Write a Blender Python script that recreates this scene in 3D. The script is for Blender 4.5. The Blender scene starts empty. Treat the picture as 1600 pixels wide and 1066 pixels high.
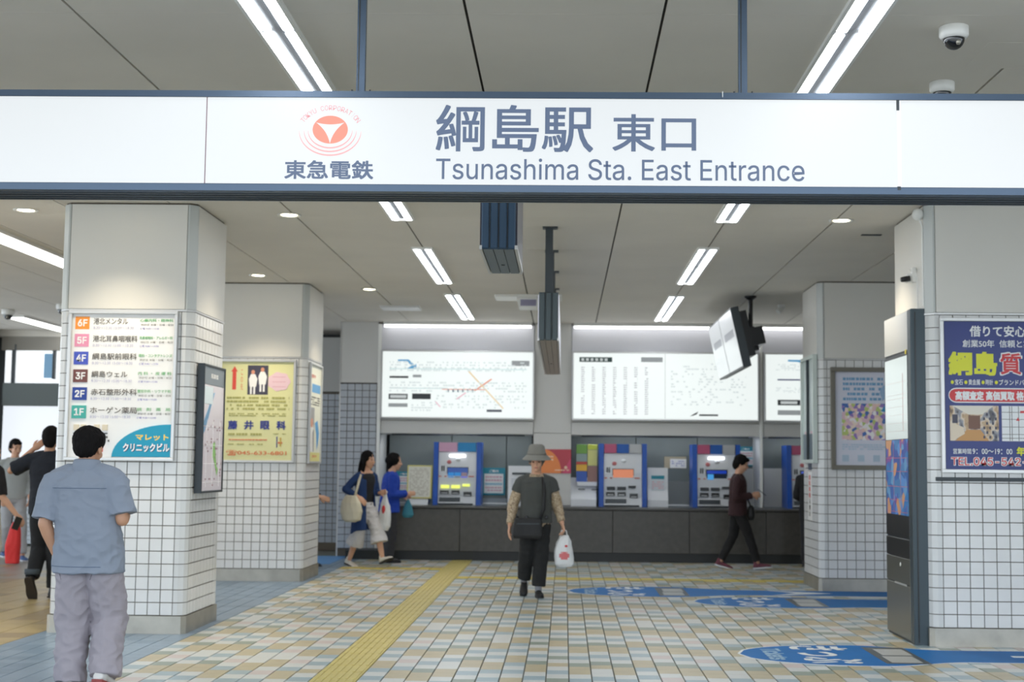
import bpy, bmesh, math, random
from math import pi, sin, cos, radians as rad
from mathutils import Vector, Matrix, noise
random.seed(7)
S = bpy.context.scene
C = S.collection

# ---------------------------------------------------------------- camera, world, exposure
F, CX, CY, CAMH = 2190.0, 840.0, 533.0, 1.38
YAW, PITCH, ROLL = 0.01996476929588345, 0.08816314340618187, 0.0098
RC = Matrix.Rotation(YAW, 3, 'Z') @ Matrix.Rotation(pi/2 + PITCH, 3, 'X') @ Matrix.Rotation(ROLL, 3, 'Z')
cd = bpy.data.cameras.new('camera')
cam = bpy.data.objects.new('camera', cd); C.objects.link(cam)
cam.matrix_world = Matrix.Translation((0, 0, CAMH)) @ RC.to_4x4()
cd.sensor_width = 36; cd.lens = F/1600*36; cd.shift_x = -(CX-800)/1600
cd.clip_end = 200
cd.dof.use_dof = True; cd.dof.focus_distance = 6.6; cd.dof.aperture_fstop = 3.8
S.camera = cam
S.view_settings.view_transform = 'Standard'; S.view_settings.look = 'None'
S.view_settings.gamma = 1; S.view_settings.use_curve_mapping = False
S.view_settings.exposure = 0.33
W = bpy.data.worlds.new('overcast_sky'); S.world = W; W.use_nodes = True
W.node_tree.nodes['Background'].inputs[0].default_value = (0.80, 0.90, 1.0, 1)
W.node_tree.nodes['Background'].inputs[1].default_value = 2.4
S.cycles.max_bounces = 8; S.cycles.diffuse_bounces = 5
S.cycles.caustics_reflective = False; S.cycles.caustics_refractive = False

TUBE = 17.0          # fluorescent tubes
SPOT = 85.0         # downlights, W
SIGN = .52          # backlit faces

def at(x, y, Y):
    d = RC @ Vector(((x-CX)/F, -(y-CY)/F, -1)); t = Y/d.y
    return (d.x*t, CAMH + d.z*t)

# ---------------------------------------------------------------- materials
MC = {}
def srgb(r, g, b):
    f = lambda c: ((c/255+0.055)/1.055)**2.4 if c > 10 else c/255/12.92
    return (f(r), f(g), f(b))
def mat(name, col, rough=0.5, metal=0.0, emit=0, var=0.0, vscale=8, bump=0.0, bscale=60, spec=0.5, transmission=0, alpha=1):
    if name in MC: return MC[name]
    m = bpy.data.materials.new(name); m.use_nodes = True; nt = m.node_tree; N = nt.nodes; L = nt.links
    b = N['Principled BSDF']; c = srgb(*col)
    b.inputs['Base Color'].default_value = (*c, 1); b.inputs['Roughness'].default_value = rough
    b.inputs['Metallic'].default_value = metal; b.inputs['Specular IOR Level'].default_value = spec
    if transmission: b.inputs['Transmission Weight'].default_value = transmission
    if emit:
        b.inputs['Emission Color'].default_value = (*c, 1); b.inputs['Emission Strength'].default_value = emit
        b.inputs['Base Color'].default_value = (*[v*0.25 for v in c], 1)
    if var:
        g = N.new('ShaderNodeNewGeometry'); n = N.new('ShaderNodeTexNoise'); n.inputs['Scale'].default_value = vscale
        n.inputs['Detail'].default_value = 4
        L.new(g.outputs['Position'], n.inputs['Vector'])
        mx = N.new('ShaderNodeMix'); mx.data_type = 'RGBA'; mx.blend_type = 'MULTIPLY'; mx.inputs['Factor'].default_value = 1
        rr = N.new('ShaderNodeMapRange'); rr.inputs['From Min'].default_value = .3; rr.inputs['From Max'].default_value = .7
        rr.inputs['To Min'].default_value = 1-var; rr.inputs['To Max'].default_value = 1+var*0.5
        L.new(n.outputs['Fac'], rr.inputs['Value']); L.new(rr.outputs[0], mx.inputs['B'])
        mx.inputs['A'].default_value = (*c, 1); L.new(mx.outputs['Result'], b.inputs['Base Color'])
    if bump:
        g = N.new('ShaderNodeNewGeometry'); n = N.new('ShaderNodeTexNoise'); n.inputs['Scale'].default_value = bscale
        L.new(g.outputs['Position'], n.inputs['Vector'])
        bp = N.new('ShaderNodeBump'); bp.inputs['Strength'].default_value = bump; bp.inputs['Distance'].default_value = 0.005
        L.new(n.outputs['Fac'], bp.inputs['Height']); L.new(bp.outputs[0], b.inputs['Normal'])
    MC[name] = m; return m
def picmat(name, cols, scale=12, detail=2, kind='noise', stretch=(1, 1, 1), emit=0):
    """printed picture: colour patches from a noise / cells in object space"""
    if name in MC: return MC[name]
    m = bpy.data.materials.new(name); m.use_nodes = True; nt = m.node_tree; N = nt.nodes; L = nt.links
    b = N['Principled BSDF']; b.inputs['Roughness'].default_value = 0.35
    tc = N.new('ShaderNodeTexCoord'); mp = N.new('ShaderNodeMapping'); mp.inputs['Scale'].default_value = stretch
    L.new(tc.outputs['Object'], mp.inputs['Vector'])
    if kind == 'noise':
        n = N.new('ShaderNodeTexNoise'); n.inputs['Scale'].default_value = scale; n.inputs['Detail'].default_value = detail
        out = n.outputs['Fac']
    else:
        n = N.new('ShaderNodeTexVoronoi'); n.inputs['Scale'].default_value = scale
        sp = N.new('ShaderNodeSeparateColor'); L.new(n.outputs['Color'], sp.inputs[0]); out = sp.outputs[0]
    L.new(mp.outputs[0], n.inputs['Vector'])
    r = N.new('ShaderNodeValToRGB'); r.color_ramp.interpolation = 'CONSTANT' if kind != 'noise' else 'EASE'
    k = len(cols); e = r.color_ramp.elements
    lo, hi = (.3, .7) if kind == 'noise' else (0, 1)
    while len(e) < k: e.new(0.5)
    for i, c in enumerate(cols):
        e[i].position = lo + (hi-lo)*i/k; e[i].color = (*srgb(*c), 1)
    L.new(out, r.inputs[0]); L.new(r.outputs[0], b.inputs['Base Color'])
    if emit:
        L.new(r.outputs[0], b.inputs['Emission Color']); b.inputs['Emission Strength'].default_value = emit
    MC[name] = m; return m

# ---------------------------------------------------------------- mesh builder
class MB:
    def __init__(s): s.v = []; s.f = []; s.mi = []; s.m = 0
    def add(s, vs, fs):
        o = len(s.v); s.v += [tuple(v) for v in vs]
        for f in fs: s.f.append([o+i for i in f]); s.mi.append(s.m)
        return s
    def box(s, x0, x1, y0, y1, z0, z1):
        return s.add([(x, y, z) for z in (z0, z1) for y in (y0, y1) for x in (x0, x1)],
                     [(0,2,3,1),(4,5,7,6),(0,1,5,4),(2,6,7,3),(0,4,6,2),(1,3,7,5)])
    def bbox(s, x0, x1, y0, y1, z0, z1, b=0.004):
        """box with bevelled front (-y) edges"""
        vs = [(x0,y1,z0),(x1,y1,z0),(x1,y1,z1),(x0,y1,z1),(x0,y0+b,z0),(x1,y0+b,z0),(x1,y0+b,z1),(x0,y0+b,z1),
              (x0+b,y0,z0+b),(x1-b,y0,z0+b),(x1-b,y0,z1-b),(x0+b,y0,z1-b)]
        fs = [(3,2,1,0)]
        for i in range(4):
            j = (i+1) % 4
            fs += [(i, j, 4+j, 4+i), (4+i, 4+j, 8+j, 8+i)]
        fs.append((8, 9, 10, 11)); return s.add(vs, fs)
    def prism(s, pts, a0, a1, axis='y'):
        """extrude a polygon; axis y: pts are (x,z); axis z: (x,y); axis x: (y,z)"""
        n = len(pts); mk = {'y': lambda p, a: (p[0], a, p[1]), 'z': lambda p, a: (p[0], p[1], a), 'x': lambda p, a: (a, p[0], p[1])}[axis]
        vs = [mk(p, a0) for p in pts] + [mk(p, a1) for p in pts]
        return s.add(vs, [list(range(n)), list(range(2*n-1, n-1, -1))] + [(i, n+i, n+(i+1) % n, (i+1) % n) for i in range(n)])
    def rings(s, R, cap=True):
        n = len(R[0]); vs = [v for r in R for v in r]; fs = []
        for k in range(len(R)-1):
            for i in range(n):
                j = (i+1) % n; fs.append((k*n+i, k*n+j, (k+1)*n+j, (k+1)*n+i))
        if cap: fs += [list(range(n-1, -1, -1)), [(len(R)-1)*n+i for i in range(n)]]
        return s.add(vs, fs)
    def tube(s, pts, r, n=10, cap=True):
        pts = [Vector(p) for p in pts]; rs = r if isinstance(r, (list, tuple)) else [r]*len(pts); R = []
        pu = None
        for i, p in enumerate(pts):
            d = (pts[min(i+1, len(pts)-1)] - pts[max(i-1, 0)]).normalized()
            if pu is None: pu = d.orthogonal().normalized()
            u = (pu - d*pu.dot(d)).normalized(); pu = u; w = d.cross(u)
            R.append([p + (u*cos(2*pi*k/n) + w*sin(2*pi*k/n))*rs[i] for k in range(n)])
        return s.rings(R, cap)
    def lathe(s, prof, c=(0, 0, 0), n=24):
        c = Vector(c)
        return s.rings([[c + Vector((max(r, 1e-4)*cos(2*pi*k/n), max(r, 1e-4)*sin(2*pi*k/n), z)) for k in range(n)] for r, z in prof])
    def cap(s, a, b, ra, rb, n=12):
        a = Vector(a); b = Vector(b); d = b-a; L = d.length or 1e-5; d = d/L; u = d.orthogonal().normalized(); w = d.cross(u); R = []
        for k in range(4): t = pi/2*(1-k/3.2); R.append((a - d*ra*sin(t), ra*cos(t)))
        R.append((a, ra)) if False else None
        R = [(a - d*ra*sin(t), max(ra*cos(t), 1e-4)) for t in (pi/2, pi/3, pi/6, 0)] + [(b + d*rb*sin(t), max(rb*cos(t), 1e-4)) for t in (0, pi/6, pi/3, pi/2)]
        return s.rings([[c + (u*cos(2*pi*k/n)+w*sin(2*pi*k/n))*r for k in range(n)] for c, r in R])
    def ell(s, c, r, M=None, n=16, m=10):
        c = Vector(c); R = []
        for j in range(m+1):
            t = -pi/2 + pi*j/m; q = max(cos(t), 1e-3)
            ring = [Vector((r[0]*q*cos(2*pi*k/n), r[1]*q*sin(2*pi*k/n), r[2]*sin(t))) for k in range(n)]
            if M: ring = [M @ v for v in ring]
            R.append([c+v for v in ring])
        return s.rings(R)
    def loft(s, secs, n=20, e=2.0, M=None):
        """secs: (centre, rx, ry[, ex, ey]) elliptical rings in xy (optionally in the frame M)"""
        R = []
        for sc in secs:
            c = Vector(sc[0]); rx, ry = sc[1], sc[2]; ring = []
            for k in range(n):
                a = 2*pi*k/n; ca, sa = cos(a), sin(a)
                v = Vector((rx*math.copysign(abs(ca)**(2/e), ca), ry*math.copysign(abs(sa)**(2/e), sa), 0))
                ring.append(c + (M @ v if M else v))
            R.append(ring)
        return s.rings(R)
    def mesh(s, name, mats, smooth=False):
        me = bpy.data.meshes.new(name); me.from_pydata(s.v, [], s.f)
        for m in (mats if isinstance(mats, (list, tuple)) else [mats]): me.materials.append(m)
        if any(s.mi): me.polygons.foreach_set('material_index', s.mi)
        if smooth: me.polygons.foreach_set('use_smooth', [True]*len(me.polygons))
        me.update()
        bm = bmesh.new(); bm.from_mesh(me); bmesh.ops.recalc_face_normals(bm, faces=bm.faces); bm.to_mesh(me); bm.free()
        return me
    def obj(s, name, mats, parent=None, smooth=False, label=None):
        o = bpy.data.objects.new(name, s.mesh(name, mats, smooth)); C.objects.link(o); o.parent = parent
        if label: o['label'] = label
        return o
def link(name, me, parent=None, loc=(0, 0, 0), rz=0):
    o = bpy.data.objects.new(name, me); C.objects.link(o); o.parent = parent; o.location = loc; o.rotation_euler = (0, 0, rz); return o
def thing(name, label, cat, loc=(0, 0, 0), rz=0, group=None):
    o = bpy.data.objects.new(name, None); C.objects.link(o); o.location = loc; o.rotation_euler = (0, 0, rz); o.empty_display_size = .1
    o['label'] = label; o['category'] = cat
    if group: o['group'] = group
    return o
def tag(o, label, cat, group=None):
    o['label'] = label; o['category'] = cat
    if group: o['group'] = group
    return o
def struct(name, parent=None):
    o = bpy.data.objects.new(name, None); C.objects.link(o); o['kind'] = 'structure'; return o

# ---------------------------------------------------------------- flat lettering (flat print a hair proud of its board)
FONT = None
try:
    import os
    fp = os.path.join(bpy.utils.system_resource('DATAFILES'), 'fonts', 'Inter.woff2')
    if os.path.exists(fp): FONT = bpy.data.fonts.load(fp)
except Exception:
    FONT = None

def text(s, x0, x1, z0, z1, y, m, parent, name='lettering', bold=0.0, depth=0.0, rot=0.0, plain=False):
    """lettering that fills the box x0..x1, z0..z1 in the board's own frame"""
    cu = bpy.data.curves.new(name, 'FONT'); cu.body = s; cu.size = 1
    if FONT and s.isascii(): cu.font = FONT
    cu.offset = 0; cu.resolution_u = 3; cu.extrude = 0
    o = bpy.data.objects.new('tmp', cu); C.objects.link(o)
    dg = bpy.context.evaluated_depsgraph_get(); me = bpy.data.meshes.new_from_object(o.evaluated_get(dg))
    bpy.data.objects.remove(o); bpy.data.curves.remove(cu)
    xs = [v.co.x for v in me.vertices]; ys = [v.co.y for v in me.vertices]
    if not xs: return None
    a, b, c, d = min(xs), max(xs), min(ys), max(ys)
    if b-a < 1e-5: b = a+1
    if d-c < 1e-5: d = c+1
    for v in me.vertices: v.co = (x0+(v.co.x-a)/(b-a)*(x1-x0), y, z0+(v.co.y-c)/(d-c)*(z1-z0))
    if bold:      # heavier strokes: the same outlines laid again a little to each side
        bx, bz = bold*(x1-x0)/(b-a), bold*(z1-z0)/(d-c); vs = [v.co.copy() for v in me.vertices]; fs = [list(p.vertices) for p in me.polygons]; n = len(vs); V = []; FF = []
        kx, kz = 1-2*bx/max(x1-x0, 1e-6), 1-2*bz/max(z1-z0, 1e-6); mx_, mz_ = (x0+x1)/2, (z0+z1)/2
        for k, (p, q) in enumerate(((1, 1), (-1, 1), (1, -1), (-1, -1), (1, 0), (-1, 0), (0, 1), (0, -1))):
            V += [(mx_+(v.x-mx_)*kx+p*bx, v.y+k*.00001, mz_+(v.z-mz_)*kz+q*bz) for v in vs]; FF += [[k*n+i for i in f] for f in fs]
        me = bpy.data.meshes.new(name); me.from_pydata(V, [], FF)
    me.name = name; me.materials.clear(); me.materials.append(m)
    o = bpy.data.objects.new(name, me); C.objects.link(o); o.parent = parent; return o

class Board:
    """a rectangle w x h in the frame of parent (x right, z up, faces -y); (u, v) run 0..1 from the top left"""
    def __init__(s, parent, x0, x1, z0, z1, y): s.p = parent; s.x0, s.x1, s.z0, s.z1, s.y = x0, x1, z0, z1, y; s.k = 0
    def X(s, u): return s.x0 + (s.x1-s.x0)*u
    def Z(s, v): return s.z1 - (s.z1-s.z0)*v
    def layer(s): s.k += 1; return s.y - 0.0006 - 0.00025*s.k
    def patch(s, name, u0, u1, v0, v1, m, lab=None):
        y = s.layer(); return MB().box(s.X(u0), s.X(u1), y, s.y, s.Z(v1), s.Z(v0)).obj(name, m, s.p, label=lab)
    def poly(s, name, uv, m):
        y = s.layer(); return MB().prism([(s.X(u), s.Z(v)) for u, v in uv], y, s.y).obj(name, m, s.p)
    def txt(s, t, u0, u1, v0, v1, m, bold=0.0, name='lettering'):
        return text(t, s.X(u0), s.X(u1), s.Z(v1), s.Z(v0), s.layer()-.0006, m, s.p, name, bold)
    def lines(s, name, rects, m):
        """many small marks, joined: fine print"""
        mb = MB(); y = s.layer()
        for u0, u1, v0, v1 in rects: mb.box(s.X(u0), s.X(u1), y, s.y, s.Z(v1), s.Z(v0))
        o = mb.obj(name, m, s.p); o['kind'] = 'stuff'; return o
def fineprint(u0, u1, v0, v1, rows, seed=1, cell=0.02, fill=0.75):
    r = random.Random(seed); out = []; h = (v1-v0)/rows
    for i in range(rows):
        u = u0
        while u < u1:
            w = cell*r.uniform(.6, 1.6)
            if r.random() < fill: out.append((u, min(u+w*.8, u1), v0+h*(i+.2), v0+h*(i+.75)))
            u += w
    return out
def frame(parent, x0, x1, z0, z1, y0, y1, w, m, name='frame', b=.003):
    mb = MB()
    for q in ((x0, x1, z1-w, z1), (x0, x1, z0, z0+w), (x0, x0+w, z0+w, z1-w), (x1-w, x1, z0+w, z1-w)): mb.bbox(q[0], q[1], y0, y1, q[2], q[3], b)
    return mb.obj(name, m, parent)

# ---------------------------------------------------------------- palette
M_tile = mat('glazed_white_tile', (226, 226, 225), .16, var=.04, vscale=5)
M_tile2 = mat('glazed_corner_tile', (212, 213, 212), .18)
M_grout = mat('dark_joint', (92, 84, 74), .9)
M_clad = mat('white_cladding', (219, 217, 211), .45, var=.02, vscale=2)
M_strip = mat('grey_corner_strip', (190, 194, 192), .4)
M_steel = mat('brushed_steel', (176, 172, 162), .38, .75, var=.15, vscale=6)
M_alu = mat('aluminium', (205, 205, 204), .35, .6)
M_dark = mat('dark_metal', (56, 62, 66), .4, .3)
M_slate = mat('slate_blue_metal', (78, 94, 114), .35, .4)
M_gap = mat('dark_gap', (58, 54, 50), .9)
M_black = mat('black_plastic', (22, 23, 25), .3)
M_ceil = mat('ceiling_board', (224, 219, 210), .8, var=.05, vscale=1.2)
M_white = mat('white_plastic', (235, 235, 232), .35)
M_tube = mat('lit_tube', (245, 250, 255), .5, emit=TUBE)
M_trough = mat('lamp_trough', (70, 74, 78), .7)
M_lit = mat('backlit_face', (246, 250, 252), .3, emit=SIGN)
M_print = mat('backlit_slate_print', (104, 122, 154), .5, emit=.46)
M_red = mat('backlit_coral_print', (255, 140, 122), .5, emit=.85)
M_red2 = mat('backlit_pink_print', (250, 165, 165), .5, emit=.85)

# ================================================================= STRUCTURE
# ---- floor
floor = struct('floor')
MB().box(-13, 9, -6, 24, -.06, -.007).obj('floor_bed', mat('floor_joint', (96, 98, 92), .8), floor)
MB().box(-30, 30, -40, -6, -.06, -.002).obj('unseen_bounce_paving', mat('pale_paving', (196, 192, 184), .8), floor)  # both paving slabs lie out of view, added to bounce daylight onto the ceiling
MB().box(-30, 30, -6, 2.0, -.06, -.001).obj('unseen_bounce_paving', mat('pale_paving', (196, 192, 184), .8), floor)
FT = {'W': mat('floor_tile_white', (206, 208, 205), .3, var=.05, vscale=3), 'B': mat('floor_tile_blue', (152, 172, 180), .3, var=.06),
      'T': mat('floor_tile_tan', (184, 171, 138), .32, var=.08), 'G': mat('floor_tile_green', (136, 148, 136), .32, var=.06),
      'P': mat('floor_tile_pink', (202, 188, 184), .32, var=.04)}
keys = 'WBTGP'
seqs = ['WBWTTG', 'WBWTTG', 'TTWBWB', 'TTBWPW', 'WBWTTG', 'TTGWPW', 'WWTTGB']
TW, TD = .15, .178
cols = [-1.61-TW*(k+1) for k in range(9)] + [-1.31+TW*k for k in range(62)]
r = random.Random(3)
def tile_mb(mb, x0, x1, y0, y1, z=0, g=.0035, gy=.0012, b=.0015):
    return mb.add([(x0+g,y0+gy,z-.008),(x1-g,y0+gy,z-.008),(x1-g,y1-gy,z-.008),(x0+g,y1-gy,z-.008),
                   (x0+g+b,y0+gy+b/2,z),(x1-g-b,y0+gy+b/2,z),(x1-g-b,y1-gy-b/2,z),(x0+g+b,y1-gy-b/2,z)],
                  [(4,5,6,7),(0,1,5,4),(1,2,6,5),(2,3,7,6),(3,0,4,7)])
protos = {}
for k in keys:
    protos[k] = tile_mb(MB(), 0, TW, 0, TD).mesh('floor_tile', FT[k])
stuff = MB(); n_single = 0
def jut(x, y):    # zones kept clear of tiles: pillars' feet are simply covered
    return False
for x0 in sorted(cols, key=lambda v: abs(v+.2)):
    sq = seqs[r.randrange(len(seqs))]; off = r.randrange(6); sh = r.choice((0, 0, .5))*TD
    for j in range(-6, 80):
        y0 = 8.55 + sh + j*TD
        if y0 + TD > 20.5 or y0 < 6: continue
        if 17.15 < y0 + TD/2 < 17.48 and x0 > -1.4: ch = 'Y'
        elif 18.5 < y0 + TD/2 < 18.83 and x0 < -1.5: ch = 'Y'
        else:
            ch = sq[(j+off) % 6]
            if r.random() < .04: ch = 'W'
        if ch == 'Y': continue
        if 8.7 < y0 < 10.2 and -3.5*y0/8.9 < x0 < 2.9*y0/8.9 and n_single < 298:
            link('tile', protos[ch], floor, (x0, y0, 0)); n_single += 1
        else:
            stuff.m = keys.index(ch); tile_mb(stuff, x0, x0+TW, y0, y0+TD)
so = stuff.obj('tile_field', [FT[k] for k in keys], floor); so['kind'] = 'stuff'
# yellow marker tiles of the two cross lines and the tactile strip
M_yel = mat('tactile_yellow', (196, 182, 112), .45, var=.08, vscale=5); M_yel2 = mat('cross_line_yellow', (208, 188, 88), .45, var=.06)
def slab(mb, x0, x1, y0, y1, z=0, h=.008, g=.003): return tile_mb(mb, x0, x1, y0, y1, z, g, g, .002)
pm = slab(MB(), 0, .3, 0, .3, .001)
for k in range(6):     # raised guide bars
    x = .028+k*.0488; pm.box(x-.009, x+.009, .01, .29, .001, .006)
tact = pm.mesh('tactile_tile', M_yel)
for j in range(45):
    y = 7.0 + j*.3
    link('tactile_tile', tact, floor, (-1.61, y, 0))
cx = slab(MB(), 0, .15, 0, .32, 0).mesh('line_tile', M_yel2)
for x0 in cols:
    if x0 > 4: continue
    link('line_tile', cx, floor, (x0, 17.16 if x0 > -1.5 else 18.51, 0))
# blue walkways beside the pillars and the brown side hall
blue = MB(); M_blue = [mat('floor_tile_slate_blue', (128, 148, 168), .35, var=.1, vscale=4), mat('floor_tile_slate_blue_dark', (112, 134, 156), .35, var=.1, vscale=4)]
for i in range(8):
    for j in range(88):
        blue.m = r.random() < .35
        y0 = 6.6+j*.16; tile_mb(blue, -2.96-(i+1)*.155, -2.96-i*.155, y0, y0+.16, g=.002)
o = blue.obj('walkway_tiles', M_blue, floor); o['kind'] = 'stuff'
MB().box(-4.2, -3.2, 19.3, 20.95, -.006, .003).obj('blue_mat', mat('bright_blue_floor_sheet', (84, 146, 206), .4), floor)
br = MB(); M_br = [mat('side_tile_tan', (168, 150, 108), .4, var=.1, vscale=3), mat('side_tile_brown', (148, 130, 98), .4, var=.1, vscale=3), mat('side_tile_grey', (150, 146, 136), .4, var=.1, vscale=3)]
for i in range(26):
    for j in range(48):
        y0 = 8+j*.3; x0 = -4.2-(i+1)*.3
        br.m = 2 if y0 > 16.2 and r.random() < .8 else r.choice((0, 0, 1)); tile_mb(br, x0, x0+.3, y0, y0+.3, g=.003, gy=.003)
o = br.obj('side_hall_tiles', M_br, floor); o['kind'] = 'stuff'

# ---- ceiling: long boards with open dark joints
ceil = struct('ceiling')
MB().box(-13, 9, 2.6, 24, 3.515, 3.6).obj('ceiling_deck', M_gap, ceil)
pan = MB().box(.007, .923, .0015, 1.8185, 3.5, 3.513).mesh('ceiling_panel', M_ceil)
xs = [-2.34+.93*k for k in range(-11, 12)]
for x0 in xs:
    for j in range(12):
        y0 = 7.05 + 1.82*(j-2) - .6
        if x0 > 1.9 and x0 < 3 and abs(y0 - 6.45) < .1:
            # panel with an access hatch cut in it
            hx0, hx1, hy0, hy1 = 2.09, 2.55, 6.86, 7.33
            mb = MB()
            a, b_, c_, d_ = x0+.007, x0+.923, y0+.0015, y0+1.8185
            for q in ((a, b_, c_, hy0), (a, b_, hy1, d_)): mb.box(q[0], q[1], q[2], q[3], 3.5, 3.513)
            if hx0 > a: mb.box(a, hx0, hy0, hy1, 3.5, 3.513)
            if hx1 < b_: mb.box(hx1, b_, hy0, hy1, 3.5, 3.513)
            mb.obj('ceiling_panel', M_ceil, ceil); continue
        link('ceiling_panel', pan, ceil, (x0, y0, 0))
MB().box(2.098, 2.542, 6.868, 7.322, 3.499, 3.512).obj('access_hatch', M_ceil, ceil)

# ---- tiled pillars
def corner_tile_mesh(h, c=.06, fl=.04, t=.01, g=.003):
    # profile in plan for the front-right corner, corner of the core at (0,0), front faces -y
    pts = [(-c-fl+g, 0), (-c, 0), (-c*.3-.012, c*.3-.012+.0), (0, c), (0, c+fl-g), (-t, c+fl-g), (-t, c+t*.4), (-c-t*.4, t), (-c-fl+g, t)]
    pts[2] = (-.42*c, .42*c-.0)  # slightly bowed chamfer
    pts[2] = (-.36*c, .36*c)
    return MB().prism(pts, g, h-g, 'z')
def flat_tile_mesh(w, h, g=.003, t=.008):
    return MB().bbox(g, w-g, -t, 0.0, g, h-g, .0025)
def pillar(label, x0, x1, y0, y1, skip_front, rows=24, ztop=2.60, zbase=.145, single_right=False, side='right', warm=False):
    p = thing('tiled_pillar', label, 'pillar', ((x0+x1)/2, (y0+y1)/2, 0)); ox, oy = (x0+x1)/2, (y0+y1)/2
    hw, hd = (x1-x0)/2, (y1-y0)/2; c = .06; rh = (ztop-zbase)/rows; q = .01
    core = [(-hw+c, -hd+q), (hw-c, -hd+q), (hw-q, -hd+c), (hw-q, hd-c), (hw-c, hd-q), (-hw+c, hd-q), (-hw+q, hd-c), (-hw+q, -hd+c)]
    MB().prism(core, 0, 3.5, 'z').obj('core', M_grout, p)
    fw = 2*hw - .2; nf = round(fw/.1015); tw = fw/nf; sw = 2*hd - .2; ns = round(sw/.1015); ts = sw/ns
    ft = flat_tile_mesh(tw, rh).mesh('tile', M_tile)
    ct = corner_tile_mesh(rh).mesh('corner_tile', M_tile2)
    cl = corner_tile_mesh(rh); cl.v = [(-v[0], v[1], v[2]) for v in cl.v]; cl = cl.mesh('corner_tile', M_tile2)
    for j in range(rows):
        z = zbase+j*rh
        for i in range(nf):
            link('tile', ft, p, (-hw+.1+i*tw, -hd+.008, z))
        link('corner_tile', ct, p, (hw, -hd, z)); link('corner_tile', cl, p, (-hw, -hd, z))
    st = MB()     # side faces: rows of foreshortened tiles, joined
    for sgn in (-1, 1):
        for j in range(rows):
            z = zbase+j*rh
            for i in range(ns):
                a = -hd+.1+i*ts; g = .003; b = .0025; X = sgn*(hw); Xi = sgn*(hw-.01)
                ya, yb, za, zb = a+g, a+ts-g, z+g, z+rh-g
                vs = [(Xi, ya, za), (Xi, yb, za), (Xi, yb, zb), (Xi, ya, zb), (X, ya+b, za+b), (X, yb-b, za+b), (X, yb-b, zb-b), (X, ya+b, zb-b)]
                st.add(vs, [(4,5,6,7),(0,1,5,4),(1,2,6,5),(2,3,7,6),(3,0,4,7)])
            for e in (0,):
                y = hd-.1
                st.box(*sorted((sgn*(hw-.01), sgn*hw)), y+.003, hd-.02, z+.003, z+rh-.003)
    so = st.obj('side_tiles', M_tile, p); so['kind'] = 'stuff'
    # steel skirting, a touch proud, square at the corner with a small chamfer
    k = .008; sc = .035
    sk = [(-hw-k+sc, -hd-k), (hw+k-sc, -hd-k), (hw+k, -hd-k+sc), (hw+k, hd+k), (-hw-k, hd+k), (-hw-k, -hd-k+sc)]
    MB().prism(sk, 0, zbase-.004, 'z').obj('skirting', M_steel, p)
    # cladding above the tiles
    t = .004
    band = [(-hw+c, -hd-t), (hw-c, -hd-t), (hw+t, -hd+c), (hw+t, hd), (-hw-t, hd), (-hw-t, -hd+c)]
    MB().prism(band, ztop+.002, ztop+.016, 'z').obj('trim_band', M_alu, p)
    MB().box(-hw+.075, hw-.075, -hd-.001, -hd+.02, ztop+.02, 3.485).obj('cladding_panel', M_clad, p)
    for sgn in (-1, 1):
        MB().box(*sorted((sgn*(hw-.02), sgn*(hw+.001))), -hd+.075, hd-.01, ztop+.02, 3.485).obj('cladding_panel', M_clad, p)
        pr = [(sgn*(hw-.07), -hd-.001), (sgn*(hw-.055), -hd-.001), (sgn*(hw+.001), -hd+.055), (sgn*(hw+.001), -hd+.07), (sgn*(hw-.03), -hd+.07), (sgn*(hw-.07), -hd+.03)]
        MB().prism(pr, ztop+.018, 3.485, 'z').obj('corner_strip', M_strip, p)
    return p
pillar('near left white tiled pillar carrying the clinic directory and the framed area map', -4.15, -3.04, 11.34, 12.36, None)
pillar('farther left white tiled pillar carrying the yellow poster, behind the pillar with the area map', -4.15, -3.04, 16.42, 17.44, None)
pillar('near right white tiled pillar carrying the blue shop poster beside the dark screen totem', 2.87, 4.12, 11.14, 12.2, None)
pillar('farther right white tiled pillar carrying the brown-framed illustrated poster', 2.87, 4.0, 15.94, 16.95, None)

# ---- back wall with the ticket machine recesses
M_wall = mat('back_wall_panel', (203, 202, 199), .5, var=.03, vscale=1)
M_rec = mat('recess_panel', (118, 127, 127), .45, var=.2, vscale=1.3)
wb = struct('wall_back')
YW = 20.95; YR = 21.75
zo = 1.83
MB().box(-13, 9, 21.85, 22.0, 0, 3.5).obj('backing', mat('wall_dark', (70, 72, 72), .8), wb).location = (0, 1.2, 0)
for a, b in ((-2.72, -1.75), (-1.75, -.9), (-.9, -.5), (.1, 1.1), (1.1, 2.05), (2.05, 2.9), (2.92, 3.9), (3.9, 5.0)):
    MB().bbox(a+.004, b-.004, YR, YR+.04, .7, 1.9, .004).obj('recess_panel', M_rec, wb)
for a, b in ((-2.76, -.47), (.1, 2.9), (2.94, 5.4)): MB().box(a, b, YW, YR, 0, .774).obj('sill', M_rec, wb)
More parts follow.
